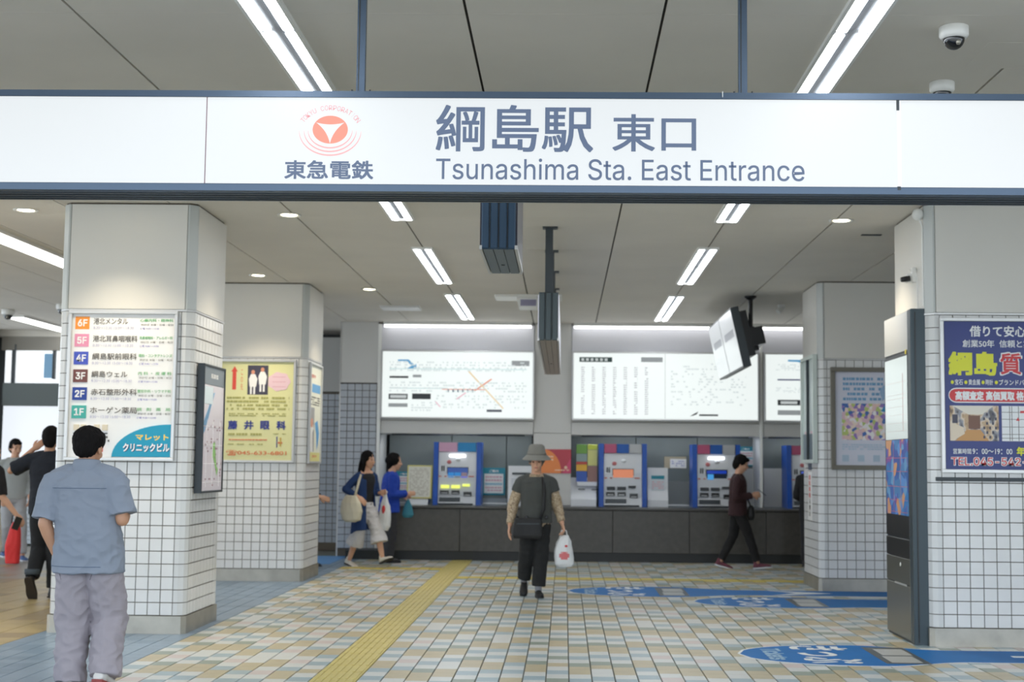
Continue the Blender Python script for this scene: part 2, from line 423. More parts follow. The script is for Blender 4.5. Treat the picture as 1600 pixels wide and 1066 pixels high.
# header boxes above the openings, columns, posts
for a, b in ((-2.76, -.47), (.1, 2.9), (2.94, 5.4)):
    MB().bbox(a, b, YW, YR+.1, zo, 2.02, .004).obj('header_panel', M_wall, wb)
    MB().bbox(a, b, YW-.002, YR+.1, 2.024, 3.08, .004).obj('header_panel', M_wall, wb)
    MB().bbox(a, b, YW, YR+.1, 3.084, 3.47, .004).obj('upper_panel', mat('upper_panel_white', (214, 214, 220), .45), wb)
for a, b in ((-.466, .096),):
    MB().bbox(a, b, YW+.02, YR+.1, .78, 1.85, .004).obj('column_panel', M_wall, wb)
    MB().bbox(a, b, YW+.02, YR+.1, 1.854, 3.5, .004).obj('column_panel', M_wall, wb)
MB().bbox(2.9, 2.94, YW-.03, YR, .78, 3.47, .004).obj('mullion', M_white, wb)
MB().bbox(-2.81, -2.76, YW-.04, YR, .0, 3.47, .004).obj('mullion', M_white, wb)
MB().bbox(-3.375, -2.815, YW+.0, YW+.3, 2.575, 3.5, .004).obj('upper_panel', M_wall, wb)
def tilewall(parent, x0, y, nx, nz, z0, tw, th, m):
    me = flat_tile_mesh(tw, th, .004).mesh('tile', m)
    for i in range(nx):
        for j in range(nz): link('tile', me, parent, (x0+i*tw, y, z0+j*th))
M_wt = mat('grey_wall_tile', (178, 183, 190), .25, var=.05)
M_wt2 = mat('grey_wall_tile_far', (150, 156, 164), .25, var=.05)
MB().box(-3.375, -2.815, YW+.002, YW+.3, 0, 2.57).obj('tile_backing', M_grout, wb)
tilewall(wb, -3.37, YW+.002, 5, 24, .12, .11, .102, M_wt)
MB().box(-4.6, -3.37, 22.3, 22.5, 0, 2.5).obj('tile_backing', M_grout, wb)
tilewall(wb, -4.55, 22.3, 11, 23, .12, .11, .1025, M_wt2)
MB().bbox(-4.6, -3.37, 22.28, 22.5, 2.51, 3.38, .004).obj('upper_panel', mat('far_panel_grey', (168, 168, 166), .5), wb)
MB().box(-3.385, -3.365, YW, 22.4, 0, 3.5).obj('return_panel', M_wall, wb)
MB().bbox(-3.37, -2.815, YW-.012, YW, 2.565, 2.582, .003).obj('trim', M_gap, wb)
wr = struct('wall_right')
MB().box(8.6, 8.8, 6, 23, 0, 3.5).obj('panel', M_wall, wr)
# ---- far left end: bright glazed shopfront beyond the side hall
we = struct('wall_left')
M_far = mat('side_hall_wall', (176, 176, 174), .6, var=.05)
MB().box(-13, -9.25, 22.4, 22.6, 0, 3.5).obj('panel', mat('far_grey_cladding', (190, 192, 196), .5), we)
MB().box(-9.25, -4.6, 22.75, 22.95, 3.17, 3.4).obj('beam', mat('far_beam', (150, 146, 138), .6), we)
MB().box(-13, -4.5, 22.75, 22.95, 3.4, 3.5).obj('beam', M_ceil, we)
for x, zl in ((-9.03, 2.62), (-8.36, 2.7), (-7.0, 0), (-5.7, 0)): MB().bbox(x-.02, x+.02, 22.68, 22.76, zl, 3.17, .004).obj('mullion', M_dark, we)
t = thing('hanging_band_sign', 'plain dark grey band sign hanging in front of the bright shopfront, side hall', 'sign', (-8.4, 22.5, 2.25)); MB().bbox(-.71, .4, 0, .1, 0, .37, .01).obj('panel', mat('band_grey', (86, 94, 94), .5), t)
MB().box(-.55, -.53, .04, .06, .37, 1.0).obj('hanger', M_dark, t); MB().box(.2, .22, .04, .06, .37, 1.0).obj('hanger', M_dark, t)
t = thing('pink_poster', 'faint pink and white poster on the grey wall at the far left edge', 'poster', (-9.45, 22.38, 1.95)); MB().bbox(-.35, .28, 0, .015, -.35, .4, .003).obj('sheet', mat('poster_pale_pink', (232, 216, 220), .5), t)
MB().box(-.3, .24, -.003, 0, .2, .3).obj('red_line', M_rd if 'M_rd' in globals() else mat('poster_red', (222, 78, 62), .4), t); MB().box(-.35, .28, -.003, 0, -.35, -.28).obj('red_line', mat('poster_red', (222, 78, 62), .4), t)
win = struct('window_1')
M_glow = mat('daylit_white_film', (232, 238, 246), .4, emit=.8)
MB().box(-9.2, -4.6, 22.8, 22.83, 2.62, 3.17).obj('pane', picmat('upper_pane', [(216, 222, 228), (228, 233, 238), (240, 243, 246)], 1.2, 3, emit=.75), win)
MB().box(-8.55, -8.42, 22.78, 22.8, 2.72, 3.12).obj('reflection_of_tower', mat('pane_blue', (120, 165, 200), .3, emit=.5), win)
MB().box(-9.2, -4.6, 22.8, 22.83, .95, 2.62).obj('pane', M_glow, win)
sh = MB().bbox(-9.2, -4.6, 22.78, 22.82, 0, .062, .008).mesh('shutter_slat', mat('shutter_white', (214, 222, 230), .4))
for k in range(14): link('shutter_slat', sh, win, (0, 0, .02+k*.068))

# ================================================================= CEILING FITTINGS
def batten(x, y0, y1, label, w=.21):
    t = thing('fluorescent_fixture', label, 'light fixture', (x, (y0+y1)/2, 3.5), 0, 'fluorescent ceiling fixtures'); L = (y1-y0)/2
    mb = MB()
    for a, b in ((-w/2, -w/2+.018), (w/2-.018, w/2)): mb.box(a, b, -L, L, -.022, .0)
    mb.box(-w/2+.018, w/2-.018, -L, -L+.02, -.022, 0); mb.box(-w/2+.018, w/2-.018, L-.02, L, -.022, 0)
    mb.obj('housing', M_white, t)
    MB().box(-w/2+.019, w/2-.019, -L+.02, L-.02, -.006, -.001).obj('reflector', M_trough, t)
    n = max(1, round(2*L/1.3)); seg = 2*L/n
    for sx in (-.054, .054):
        for i in range(n):
            a = -L+i*seg+.03; mb = MB().tube([(sx, a, -.014), (sx, a+seg-.06, -.014)], .027, 12)
            mb.v = [(v[0], v[1], -.014+(v[2]+.014)*.32) for v in mb.v]
            mb.obj('lamp_tube', M_tube, t, smooth=True)
    return t
batten(-1.42, 2.9, 7.95, 'long twin-tube ceiling light running over the station sign, emblem side')
batten(-1.42, 8.0, 12.0, 'twin-tube ceiling light whose end shows under the sign, emblem side')
batten(1.38, 2.9, 7.95, 'long twin-tube ceiling light running over the station sign, dome camera side')
batten(1.38, 8.0, 12.0, 'twin-tube ceiling light whose end shows under the sign, dome camera side')
batten(-1.42, 13.6, 16.25, 'middle twin-tube ceiling light between the ribbed hanging sign box and the yellow poster')
batten(1.38, 13.5, 16.15, 'middle twin-tube ceiling light on the side of the hanging monitors')
batten(-1.42, 17.35, 20.3, 'far twin-tube ceiling light beside the flat white ceiling plate')
batten(1.38, 17.35, 20.3, 'far twin-tube ceiling light just before the wide second fare map')
def cove(x0, x1, label):
    t = thing('cove_light', label, 'light fixture', ((x0+x1)/2, 20.85, 3.5), 0, 'light strips along the top of the back wall'); h = (x1-x0)/2
    MB().box(-h, h, -.05, .06, -.05, 0).obj('housing', M_white, t)
    MB().tube([(-h+.01, -.02, -.066), (h-.01, -.02, -.066)], .022, 10).obj('lamp_tube', mat('lit_cove', (250, 250, 250), .5, emit=3.2), t)
cove(-2.72, -.5, 'long thin light strip above the first backlit fare map')
cove(.12, 2.2, 'long thin light strip above the second backlit fare map')
cove(2.22, 4.2, 'light strip behind the hanging monitors')
# side hall
for (x, y0, y1, lb) in ((-5.35, 8.0, 16.2, 'long bright light strip in the side hall, the nearer of the two'),
                        (-8.1, 20.4, 22.7, 'short far light strip in the side hall above the bright shopfront')):
    t = thing('strip_light', lb, 'light fixture', (x, (y0+y1)/2, 3.5)); L = (y1-y0)/2
    MB().box(-.12, .12, -L, L, -.03, 0).obj('housing', M_white, t)
    MB().box(-.1, .1, -L+.02, L-.02, -.045, -.031).obj('diffuser', mat('lit_diffuser', (250, 250, 246), .5, emit=5), t)
def downlight(x, y, label, power=SPOT, aim=None, lit=True):
    t = thing('downlight', label, 'downlight', (x, y, 3.5), 0, 'round recessed downlights')
    MB().lathe([(.095, 0), (.105, -.004), (.1, -.012), (.078, -.006), (.07, 0)], n=28).obj('trim_ring', M_white, t, True)
    MB().lathe([(.068, -.001), (.066, -.005), (.0, -.0055)], n=24).obj('lens', mat('lit_downlight_lens', (255, 240, 205), .4, emit=14), t)
    l = bpy.data.lights.new('lamp', 'SPOT'); l.energy = power; l.color = (1, .86, .64); l.spot_size = rad(100); l.spot_blend = .8; l.shadow_soft_size = .08
    o = bpy.data.objects.new('lamp', l); C.objects.link(o); o.parent = t; o.location = (0, 0, -.03)
    if aim: o.rotation_euler = aim
    return t
downlight(-4.6, 11.7, 'round downlight in the side hall ceiling, beside the top of the clinic directory pillar')
downlight(-2.38, 11.85, 'round downlight beside the near left pillar, over the area map')
downlight(-3.5, 15.75, 'round downlight in front of the yellow poster pillar')
downlight(-2.4, 16.95, 'round downlight beside the narrow side poster of the farther left pillar')
downlight(2.36, 11.95, 'round downlight beside the dark screen totem')
downlight(-3.6, 10.75, 'round downlight in front of the clinic directory, hidden above behind the station sign')
# domes
def dome(x, y, label, s=1.0, rz=0):
    t = thing('dome_camera', label, 'security camera', (x, y, 3.5), rz, 'dome security cameras')
    MB().lathe([(.062*s, 0), (.068*s, -.004), (.068*s, -.045*s), (.058*s, -.058*s), (.052*s, -.06*s)], n=28).obj('housing', M_white, t, True)
    MB().ell((0, 0, -.06*s), (.05*s, .05*s, .052*s), n=20).obj('dome_cover', mat('smoked_glass', (26, 28, 32), .08, spec=.8), t, True)
    MB().ell((0.01, -.035*s, -.085*s), (.014*s, .016*s, .014*s), n=10, m=6).obj('lens', M_steel, t, True)
    return t
dome(1.855, 6.62, 'white dome camera nearest the upper corner, above the station sign', 1.02)
dome(2.06, 7.6, 'white dome camera half hidden behind the top edge of the station sign')
dome(-6.85, 18.85, 'white dome camera in the side hall beside the pillar edge', 1.3)
dome(-7.9, 19.6, 'white dome camera in the side hall at the very edge of the picture', 1.3)
# small ceiling things
t = thing('ceiling_plate', 'flat white translucent ceiling plate near the far light fixture', 'ceiling panel', (-2.24, 18.9, 3.5))
MB().bbox(-.26, .26, -.2, .2, -.03, 0).obj('plate', mat('pale_acrylic', (225, 226, 228), .3), t); MB().box(-.27, .27, -.21, .21, -.006, 0).obj('rim', M_white, t)
t = thing('smoke_vent', 'white ceiling ventilation unit with a lilac underside, behind the first hanging sign', 'vent', (-.47, 17.6, 3.5))
MB().bbox(-.42, .42, -.25, .25, -.03, 0).obj('base_plate', M_white, t)
MB().prism([(-.15, -.03), (.15, -.03), (.12, -.15), (-.12, -.15)], -.1, .22).obj('hood', M_white, t)
MB().box(-.1, .1, -.106, -.1, -.13, -.05).obj('filter', mat('lilac_filter', (150, 146, 172), .5), t)
t = thing('slot_vent', 'thin grey slot in the ceiling near the top of the screen totem', 'vent', (2.78, 12.7, 3.5))
MB().box(-.09, .09, -.03, .03, -.006, 0).obj('grille', M_trough, t); MB().box(-.075, .075, -.012, .012, -.009, -.005).obj('slot', M_dark, t)
t = thing('spotlight', 'small white ceiling spotlight behind the hanging monitors', 'light', (2.82, 18.3, 3.5))
MB().box(-.04, .04, -.04, .04, -.03, 0).obj('base', M_white, t); MB().tube([(.03, 0, -.02), (-.05, -.05, -.1)], .035, 14).obj('head', M_white, t)

# ================================================================= MAIN STATION SIGN
t = thing('station_sign', 'long hanging backlit white station sign with slate Japanese and English lettering', 'sign', (0, 6.0, 2.56))
XL, XR = -3.3, 3.0; H = .445
# frame: extruded rails, ends, back
rail = [(0, .03), (.004, .03), (.006, 0), (.03, -.004), (.235, -.004), (.235, .03)]
def railx(z, flip, nm):
    pr = [(a, z - b if flip else z + b) for a, b in rail]
    mb = MB(); n = len(pr); vs = [(XL, a, b) for a, b in pr] + [(XR, a, b) for a, b in pr]
    mb.add(vs, [list(range(n)), list(range(2*n-1, n-1, -1))] + [(i, n+i, n+(i+1) % n, (i+1) % n) for i in range(n)])
    return mb.obj(nm, M_slate, t)
railx(0.0, False, 'bottom_rail'); railx(H, True, 'top_rail')
for k, y in enumerate((.055, .1, .15, .195)): MB().box(XL, XR, y, y+.006, -.008, -.003).obj('rail_lip', M_dark, t)
MB().box(XL, XR, .2, .232, .02, H-.02).obj('back_panel', M_slate, t)
MB().box(XL, XL+.02, 0, .235, 0, H).obj('end_cap', M_slate, t); MB().box(XR-.02, XR, 0, .235, 0, H).obj('end_cap', M_slate, t)
z0, z1 = .018, H-.02
xa = at(321, 220, 6)[0]; xb = at(1404, 220, 6)[0]
for a, b in ((XL+.02, xa-.002), (xa+.002, xb-.004), (xb+.014, XR-.02)): MB().box(a, b, .008, .016, z0, z1).obj('light_panel', M_lit, t)
MB().box(xa-.002, xa+.002, .007, .017, z0, z1).obj('joint', mat('backlit_plum_line', (120, 90, 100), .5), t)
MB().box(xb-.004, xb+.014, .009, .017, z0, z1).obj('joint', mat('lit_gap', (225, 230, 235), .5, emit=.8), t)
MB().box(xb-.006, xb+.006, .003, .012, z1-.055, z1-.01).obj('clip', M_dark, t); MB().box(xb-.006, xb+.008, .003, .012, z0, z0+.016).obj('clip', M_dark, t)
MB().box(at(1129, 145, 6)[0]-.002, at(1129, 145, 6)[0]+.002, -.002, .002, H-.022, H+.003).obj('rail_joint', M_alu, t)
def sx(x, y=220): return at(x, y, 6.0)[0]
def sz(x, y): return at(x, y, 6.0)[1]-2.56
def stext(s, x0, x1, yt, yb, m, bold=0, nm='lettering'):
    return text(s, sx(x0, (yt+yb)/2), sx(x1, (yt+yb)/2), sz((x0+x1)/2, yb), sz((x0+x1)/2, yt), .0065, m, t, nm, bold)
stext('綱島駅', 681, 927, 163.5, 237, M_print, .011)
stext('東口', 957, 1088, 178, 236.5, M_print, .011)
stext('Tsunashima Sta. East Entrance', 681, 1257.5, 248, 281.5, M_print, 0.003)
stext('東急電鉄', 444, 583, 250, 279.5, M_print, .02)
# emblem: disc, three-pointed star, arcs, arched words
ecx, ecz = sx(515.5, 204), sz(515.5, 202); px = 6.0/F
rx, rz_ = 28.2*px, 22.6*px
def ell_pts(a, b, n=64, t0=0, t1=2*pi): return [(ecx+a*cos(t0+(t1-t0)*k/n), ecz+b*sin(t0+(t1-t0)*k/n)) for k in range(n+(0 if t1-t0 > 6.2 else 1))]
MB().prism(ell_pts(rx, rz_), .0062, .0078).obj('emblem_disc', M_red, t)
def curve3(p, q, bend, n=10):
    p = Vector(p); q = Vector(q); m = (p+q)/2; c = m*(1-bend); return [tuple(p*(1-s)**2 + c*2*s*(1-s) + q*s*s) for s in [k/n for k in range(n)]]
tri = [(-.8, .5), (.8, .5), (0, -1.0)]; pts = []
for k in range(3): pts += curve3(tri[k], tri[(k+1) % 3], .62 if k else .55)
MB().prism([(ecx+a*rx, ecz+b*rz_) for a, b in pts], .0045, .0061).obj('emblem_star', M_lit, t)
for k, (a, b, dz) in enumerate(((35.5, 28.5, -1), (42, 34.5, -1), (49.5, 39.5, -2))):
    out = []; inn = []; n = 40
    for i in range(n+1):
        s = pi + pi*i/n + 0; wdt = 2.2*sin(pi*i/n)**.7 + .15
        out.append((ecx + (a+wdt/2)*px*cos(s), ecz + dz*px + (b+wdt/2)*px*sin(s))); inn.append((ecx + (a-wdt/2)*px*cos(s), ecz + dz*px + (b-wdt/2)*px*sin(s)))
    mb = MB(); vs = [(p[0], .0062, p[1]) for p in out] + [(p[0], .0062, p[1]) for p in inn]
    mb.add(vs, [(i, i+1, n+2+i, n+1+i) for i in range(n)]).obj('emblem_arc', M_red2, t)
word = 'TOKYU CORPORATION'; M_wd = mat('backlit_dull_pink_print', (225, 160, 165), .5, emit=.75)
for i, ch in enumerate(word):
    if ch == ' ': continue
    a = rad(154 - 128*i/(len(word)-1)); o = text(ch, -.0075 if ch != 'I' else -.001, .0075 if ch != 'I' else .001, 0, .022, 0, M_wd, t, 'lettering')
    o.location = (ecx + 45.5*px*cos(a), .0065, ecz - 2*px + 33.5*px*sin(a)); o.rotation_euler = (0, -(a-pi/2)*.78, 0)
for x in (sx(559.5, 70), sx(1165, 70)):
    MB().box(x-.0185, x+.0185, .09, .127, H-.01, 3.5-2.56).obj('hanger_rod', M_slate, t)
    MB().box(x-.012, x-.006, .089, .0905, H, 3.5-2.56).obj('rod_groove', M_dark, t)
    for dx in (-.038, .042):
        b_ = MB(); b_.lathe([(.007, 0), (.007, .01), (.0045, .012), (.0045, .03), (.001, .032)], (x+dx, .1, H+.0), 12); b_.obj('bolt', M_black, t)

# ================================================================= HANGING SIGN BOXES SEEN END-ON
def ribbed(label, xc, w, y0, y1, z0, z1, poles, nb=4, under='pale', m=M_slate, side=.45):
    t = thing('hanging_sign_box', label, 'sign', (xc, y0, z0)); L = y1-y0; H = z1-z0; bw = w/nb
    for k in range(nb): MB().bbox(-w/2+k*bw+.004, -w/2+(k+1)*bw-.004, 0, .03, 0, H, .006).obj('end_rib', m, t)
    MB().box(-w/2+.002, w/2-.002, .012, L, .01, H-.0).obj('body', M_dark, t)
    for s in (-1, 1): MB().box(*sorted((s*(w/2-.002), s*(w/2+.006))), .03, L-.02, .02, H-.02).obj('light_face', mat('side_face_lit_%d' % (side*100), (225, 228, 240) if side > .2 else (92, 92, 118), .3, emit=side), t)
    for s in (-1, 1): MB().box(*sorted((s*(w/2-.008), s*(w/2+.008))), .0, L, -.004, .02).obj('edge_rail', M_alu, t)
    mu = mat('underside_'+under, (150, 143, 132) if under == 'pale' else (92, 108, 120), .35, .3)
    for k in range(3): MB().box(-w/2+.012+k*(w-.024)/3+.002, -w/2+.012+(k+1)*(w-.024)/3-.002, .02, L-.01, -.002, .012).obj('underside_panel', mu, t)
    MB().box(-.01, .01, L*.6, L*.6+.03, -.006, 0).obj('screw_plate', M_dark, t)
    for py in poles:
        MB().box(-.034, .034, py-.034, py+.034, H-.01, 3.5-z0).obj('pole', M_dark, t)
        MB().box(-.06, .075, py-.06, py+.06, 3.49-z0, 3.5-z0).obj('flange', M_dark, t)
    return t
ribbed('dark blue ribbed sign box hanging close behind the station sign, seen end-on', -.392, .205, 8.0, 9.05, 2.62, 3.3, (.3, .8), 4, 'slate', mat('deep_slate', (52, 76, 100), .4, .3), side=.05)
ribbed('long dark sign box on a row of poles over the passage, end-on', -.152, .175, 12.3, 17.0, 2.475, 2.9, (.12, 1.5, 3.0, 4.5), 3, 'pale', mat('slate_grey_metal', (70, 80, 84), .4, .3))

# ================================================================= HANGING MONITORS
t = thing('hanging_monitor', 'pair of white-lit flat monitors tilted down from a black ceiling pole', 'monitor', (2.3, 17.6, 3.5))
tl = math.atan2(.16, .72); Hm = .74
m0 = Matrix.Translation((-.31, 0, -.2)) @ Matrix.Rotation(-tl, 4, 'Y')      # local: x out of the back, z down the screen
def mon(mb):
    mb.v = [tuple(m0 @ Vector(v)) for v in mb.v]; return mb
for (a, b) in ((-.68, .62), (.66, 1.9)):
    mon(MB().box(0, .1, a, b, -Hm, 0)).obj('housing', M_dark, t)
    mon(MB().box(-.006, .0, a+.012, b-.012, -Hm+.02, -.02)).obj('screen', mat('glaring_screen', (226, 232, 234), .12, emit=.42), t)  # white glow imitates glare on the screen
    mon(MB().box(-.009, -.006, a+.02, b-.02, -.42, -.405)).obj('reflection_line', mat('screen_grey', (168, 174, 180), .3, emit=.3), t) if 0 else None
    mon(MB().box(-.008, -.006, a+.15, b-.25, -.34, -.25)).obj('painted_reflection_band', mat('screen_grey', (178, 182, 190), .3, emit=.35), t)  # grey band imitates a reflection across the screen
mon(MB().box(.1, .19, -.62, .4, -.62, -.06)).obj('rear_case', M_black, t)
mon(MB().box(.1, .3, -.25, .2, -.55, -.25)).obj('bracket', M_black, t)
mon(MB().box(.17, .36, -.5, .35, -.5, -.28)).obj('bracket', M_black, t)
MB().tube([(0, -.2, 0), (0, -.2, -.62)], .028, 12).obj('pole', M_black, t); MB().lathe([(.075, 0), (.075, -.02), (.03, -.05)], (0, -.2, 0)).obj('flange', M_black, t)

# ================================================================= POSTERS, MAPS ON THE PILLARS
M_ink = mat('dark_print', (92, 88, 84), .6); M_pale = mat('pale_print', (176, 176, 205), .6); M_gr = mat('green_print', (92, 172, 110), .6)
M_paper = mat('white_board', (243, 242, 240), .3)
# --- clinic directory
x0, x1 = at(109, 486, 11.32)[0], at(279, 486, 11.32)[0]; zt, zb = at(190, 486, 11.32)[1], at(190, 720, 11.32)[1]
t = thing('clinic_directory', 'white clinic directory board with coloured floor squares 6F to 1F, on the pillar', 'sign board', ((x0+x1)/2, 11.335, (zt+zb)/2))
w, h = (x1-x0)/2, (zt-zb)/2
frame(t, -w, w, -h, h, -.035, 0.004, .026, M_alu)
MB().box(-w+.02, w-.02, -.012, 0, -h+.02, h-.02).obj('board', M_paper, t)
B = Board(t, -w+.028, w-.028, -h+.028, h-.028, -.012)
rows = [(.017, '6F', (246, 150, 48), '港北メンタル', '心療内科・精神科', 5.1), (.14, '5F', (230, 148, 178), '港北耳鼻咽喉科', '耳鼻咽喉科・アレルギー科', 6.6), (.265, '4F', (66, 84, 190), '綱島駅前眼科', '眼科・コンタクトレンズ', 6.6),
        (.39, '3F', (112, 62, 56), '綱島ウェル', '内 科 ・ 皮 膚 科', 5.3), (.515, '2F', (24, 60, 150), '赤石整形外科', '整形外科・リウマチ科', 6.8), (.642, '1F', (62, 172, 160), 'ホーゲン薬局', '調   剤   薬   局', 6.9)]
for v, fl, c, nm, gn, wd in rows:
    B.patch('floor_square', .025, .165, v, v+.09, mat('sign_'+fl, c, .4))
    B.txt(fl, .05, .145, v+.02, v+.07, M_paper, .02)
    B.txt(nm, .205, .205+.066*wd, v+.01, v+.055, M_ink, .01)
    B.txt('8:30～12:30 15:00～18:30', .205, .6, v+.07, v+.088, M_pale)
    B.txt(gn, .66, .985, v+.013, v+.036, M_gr, .01)
    B.txt('休診日 水曜・日曜・祝日', .67, .985, v+.048, v+.063, M_ink)
    B.txt('土曜 9:00～13:00', .66, .85, v+.075, v+.09, mat('violet_print', (120, 116, 190), .6))
for u in (.05, .12, .25, .33): B.patch('map_block', u, u+.05, .775, .815, mat('map_beige', (226, 214, 190), .5))
B.patch('map_road', .05, .38, .832, .84, M_black); B.patch('map_red_block', .29, .34, .9, .965, mat('map_red', (222, 70, 60), .5))
B.lines('map_print', fineprint(.05, .4, .85, .9, 2, 5), M_ink)
cy = [(1.0, .77)] + [(.995-(.565*sin(a)), 1.0-.23*cos(a)) for a in [pi/2*k/14 for k in range(15)]] + [(.43, .998), (1.0, .998)]
B.poly('blue_quarter', cy, mat('sky_blue_print', (0, 156, 190), .4))
B.txt('マレット', .66, .98, .84, .882, mat('board_yellow', (250, 214, 90), .4), .03)
B.txt('クリニックビル', .545, .995, .905, .965, mat('board_navy', (20, 70, 110), .4), .06)
B.txt('クリニックビル', .54, .99, .902, .962, M_paper, .03)
# --- area map, side face of the near left pillar (faces +x)
t = thing('area_map_case', 'tall grey framed illuminated area map on the side face of the near left pillar', 'map', (-3.03, 11.84, 1.655), pi/2)
w, h = .36, .535
frame(t, -w, w, -h, h, -.06, 0, .018, M_dark)
MB().box(-w+.015, w-.015, -.03, 0, -h+.015, h-.015).obj('back_board', M_white, t)
B = Board(t, -w+.018, w-.018, -h+.018, h-.018, -.05)
B.patch('header', 0, 1, 0, .145, mat('header_grey', (128, 138, 146), .4)); B.txt('周辺案内図', .33, .68, .05, .09, M_paper, .03)
MB().box(-w+.018, w-.018, -.05, -.03, -h+.018, h-.17).obj('map_sheet', mat('map_lilac', (232, 224, 232), .25), t)
B.poly('river', [(0, .50), (.02, .46), (.25, .33), (.45, .21), (.55, .2), (.4, .3), (.25, .42), (.1, .52), (0, .56)], mat('river_blue', (110, 160, 200), .4))
B.poly('park', [(.5, .62), (.62, .6), (.66, .7), (.72, .8), (.8, .83), (.74, .88), (.62, .78), (.52, .72)], mat('park_green', (150, 205, 120), .4))
B.patch('district', .08, .92, .16, .4, mat('map_pale', (232, 238, 240), .4)) if 0 else None
B.patch('map_upper', .0, .45, .16, .3, mat('map_pale', (222, 236, 242), .3)); B.lines('roads', [(.02, .98, v, v+.003) for v in (.48, .63, .78, .93)] + [(u, u+.006, .42, .97) for u in (.2, .5, .85)], mat('road_white', (250, 250, 250), .4))
B.lines('map_print', fineprint(.04, .96, .42, .97, 22, 8, .05, .12), mat('map_ink', (160, 130, 140), .5))
# --- yellow eye clinic poster, farther left pillar
x0, x1 = -4.09, -3.165; zt, zb = 2.585, 1.375
t = thing('eye_clinic_poster', 'pale yellow eye clinic poster with a red arrow and blue heading', 'poster', ((x0+x1)/2, 16.42, (zt+zb)/2))
w, h = (x1-x0)/2, (zt-zb)/2
frame(t, -w, w, -h, h, -.035, .004, .028, M_alu)
M_y = mat('poster_yellow', (224, 222, 166), .35)
MB().box(-w+.02, w-.02, -.012, 0, -h+.02, h-.02).obj('sheet', M_y, t)
B = Board(t, -w+.028, w-.028, -h+.028, h-.028, -.012)
M_or = mat('poster_orange', (222, 118, 76), .4); M_rd = mat('poster_red', (222, 78, 62), .4); M_nv = mat('poster_navy', (44, 56, 140), .4)
def U(px_): return ((px_-55)/605.)*.92 + .08      # the pillar in front hides the left quarter
B.poly('red_arrow', [(U(112), .285), (U(112), .1), (U(100), .1), (U(130), .045), (U(158), .1), (U(146), .1), (U(146), .285)], M_rd)
B.txt('こ\nの\n先', U(185), U(208), .08, .29, M_or)
pu0, pu1 = U(248), U(432)
B.patch('photo', pu0, pu1, .035, .335, mat('photo_dark', (66, 64, 82), .4))
for k, (cu_, top, ww) in enumerate(((.26, .055, .0), (.72, .03, .0))):
    cxu = pu0 + (pu1-pu0)*cu_; s = (pu1-pu0)
    B.poly('child_figure_print', [(cxu-.2*s, .12+top), (cxu-.1*s, .07+top), (cxu+.1*s, .07+top), (cxu+.22*s, .12+top), (cxu+.16*s, .2+top), (cxu-.16*s, .2+top)], M_paper)
    B.poly('child_face_print', [(cxu+.09*s*cos(a), .05+top+.022*sin(a)) for a in [2*pi*i/12 for i in range(12)]], mat('photo_skin', (216, 150, 120), .4))
    for d in (-.09, .07): B.patch('child_leg_print', cxu+(d-.04)*s, cxu+(d+.05)*s, .2+top, .275+top, M_paper)
B.poly('pink_cloud', [(U(530)+(U(628)-U(430))*.5*(cos(a)*(1+.06*cos(7*a))), .2+.095*sin(a)*(1+.06*cos(7*a))) for a in [2*pi*i/40 for i in range(40)]], mat('poster_pink', (232, 200, 208), .4))
B.lines('cloud_print', [(U(470), U(590), v, v+.006) for v in (.15, .2, .25)], mat('cloud_ink', (214, 160, 176), .5))
B.lines('fine_print', fineprint(U(68), U(625), .35, .5, 4, 11, .03, .8) + fineprint(U(90), U(600), .52, .56, 2, 12, .03, .8), mat('olive_print', (170, 168, 100), .5))
for k, ch in enumerate('藤井眼科'): B.txt(ch, U(85+144*k), U(168+144*k), .6, .69, M_nv, .03)
B.lines('fine_print', fineprint(U(90), U(385), .72, .76, 1, 3, .03, .8) + fineprint(U(90), U(400), .83, .85, 1, 4, .03, .8) + fineprint(U(490), U(600), .725, .74, 1, 4, .03), mat('olive_print', (150, 148, 90), .5))
B.lines('orange_print', fineprint(U(95), U(440), .785, .805, 1, 6, .03, .85), M_or)
B.patch('mini_map', U(520), U(528), .76, .87, M_nv); B.patch('mini_map', U(535), U(570), .815, .83, M_rd); B.patch('mini_map', U(550), U(562), .77, .86, mat('map_ochre', (200, 170, 80), .5))
B.txt('☎045-633-6801', U(75), U(612), .9, .955, M_or, .008)
# --- side poster of the same pillar (faces +x)
t = thing('narrow_side_poster', 'white and yellow poster on the side face of the farther left pillar', 'poster', (-3.035, 16.92, 1.97), pi/2)
w, h = .4, .6
frame(t, -w, w, -h, h, -.03, 0, .025, M_alu); MB().box(-w+.02, w-.02, -.01, 0, -h+.02, h-.02).obj('sheet', mat('poster_cream', (232, 232, 214), .35), t)
B = Board(t, -w+.028, w-.028, -h+.028, h-.028, -.01)
B.txt('お知らせ', .1, .5, .09, .13, M_rd, .02); B.patch('blue_panel', .2, .95, .19, .28, mat('poster_blue', (84, 160, 220), .4))
B.lines('fine_print', fineprint(.08, .92, .32, .42, 4, 2, .06), M_ink); B.patch('photo', .02, .45, .44, .9, mat('photo_grey', (150, 150, 152), .4))
B.poly('figure_print', [(.1, .66), (.3, .58), (.42, .66), (.3, .7), (.36, .9), (.1, .9)], M_paper)
B.poly('face_print', [(.24+.11*cos(a), .6+.05*sin(a)) for a in [2*pi*i/14 for i in range(14)]], mat('photo_skin', (216, 150, 120), .4))
B.poly('blue_mark', [(.5, .6), (.75, .57), (.9, .7), (.82, .82), (.72, .88), (.66, .72)], mat('poster_blue', (84, 160, 220), .4))
B.patch('yellow_band', 0, 1, .91, 1, mat('band_yellow', (228, 222, 140), .4)); B.txt('受付中', .3, .7, .935, .965, M_or, .02)
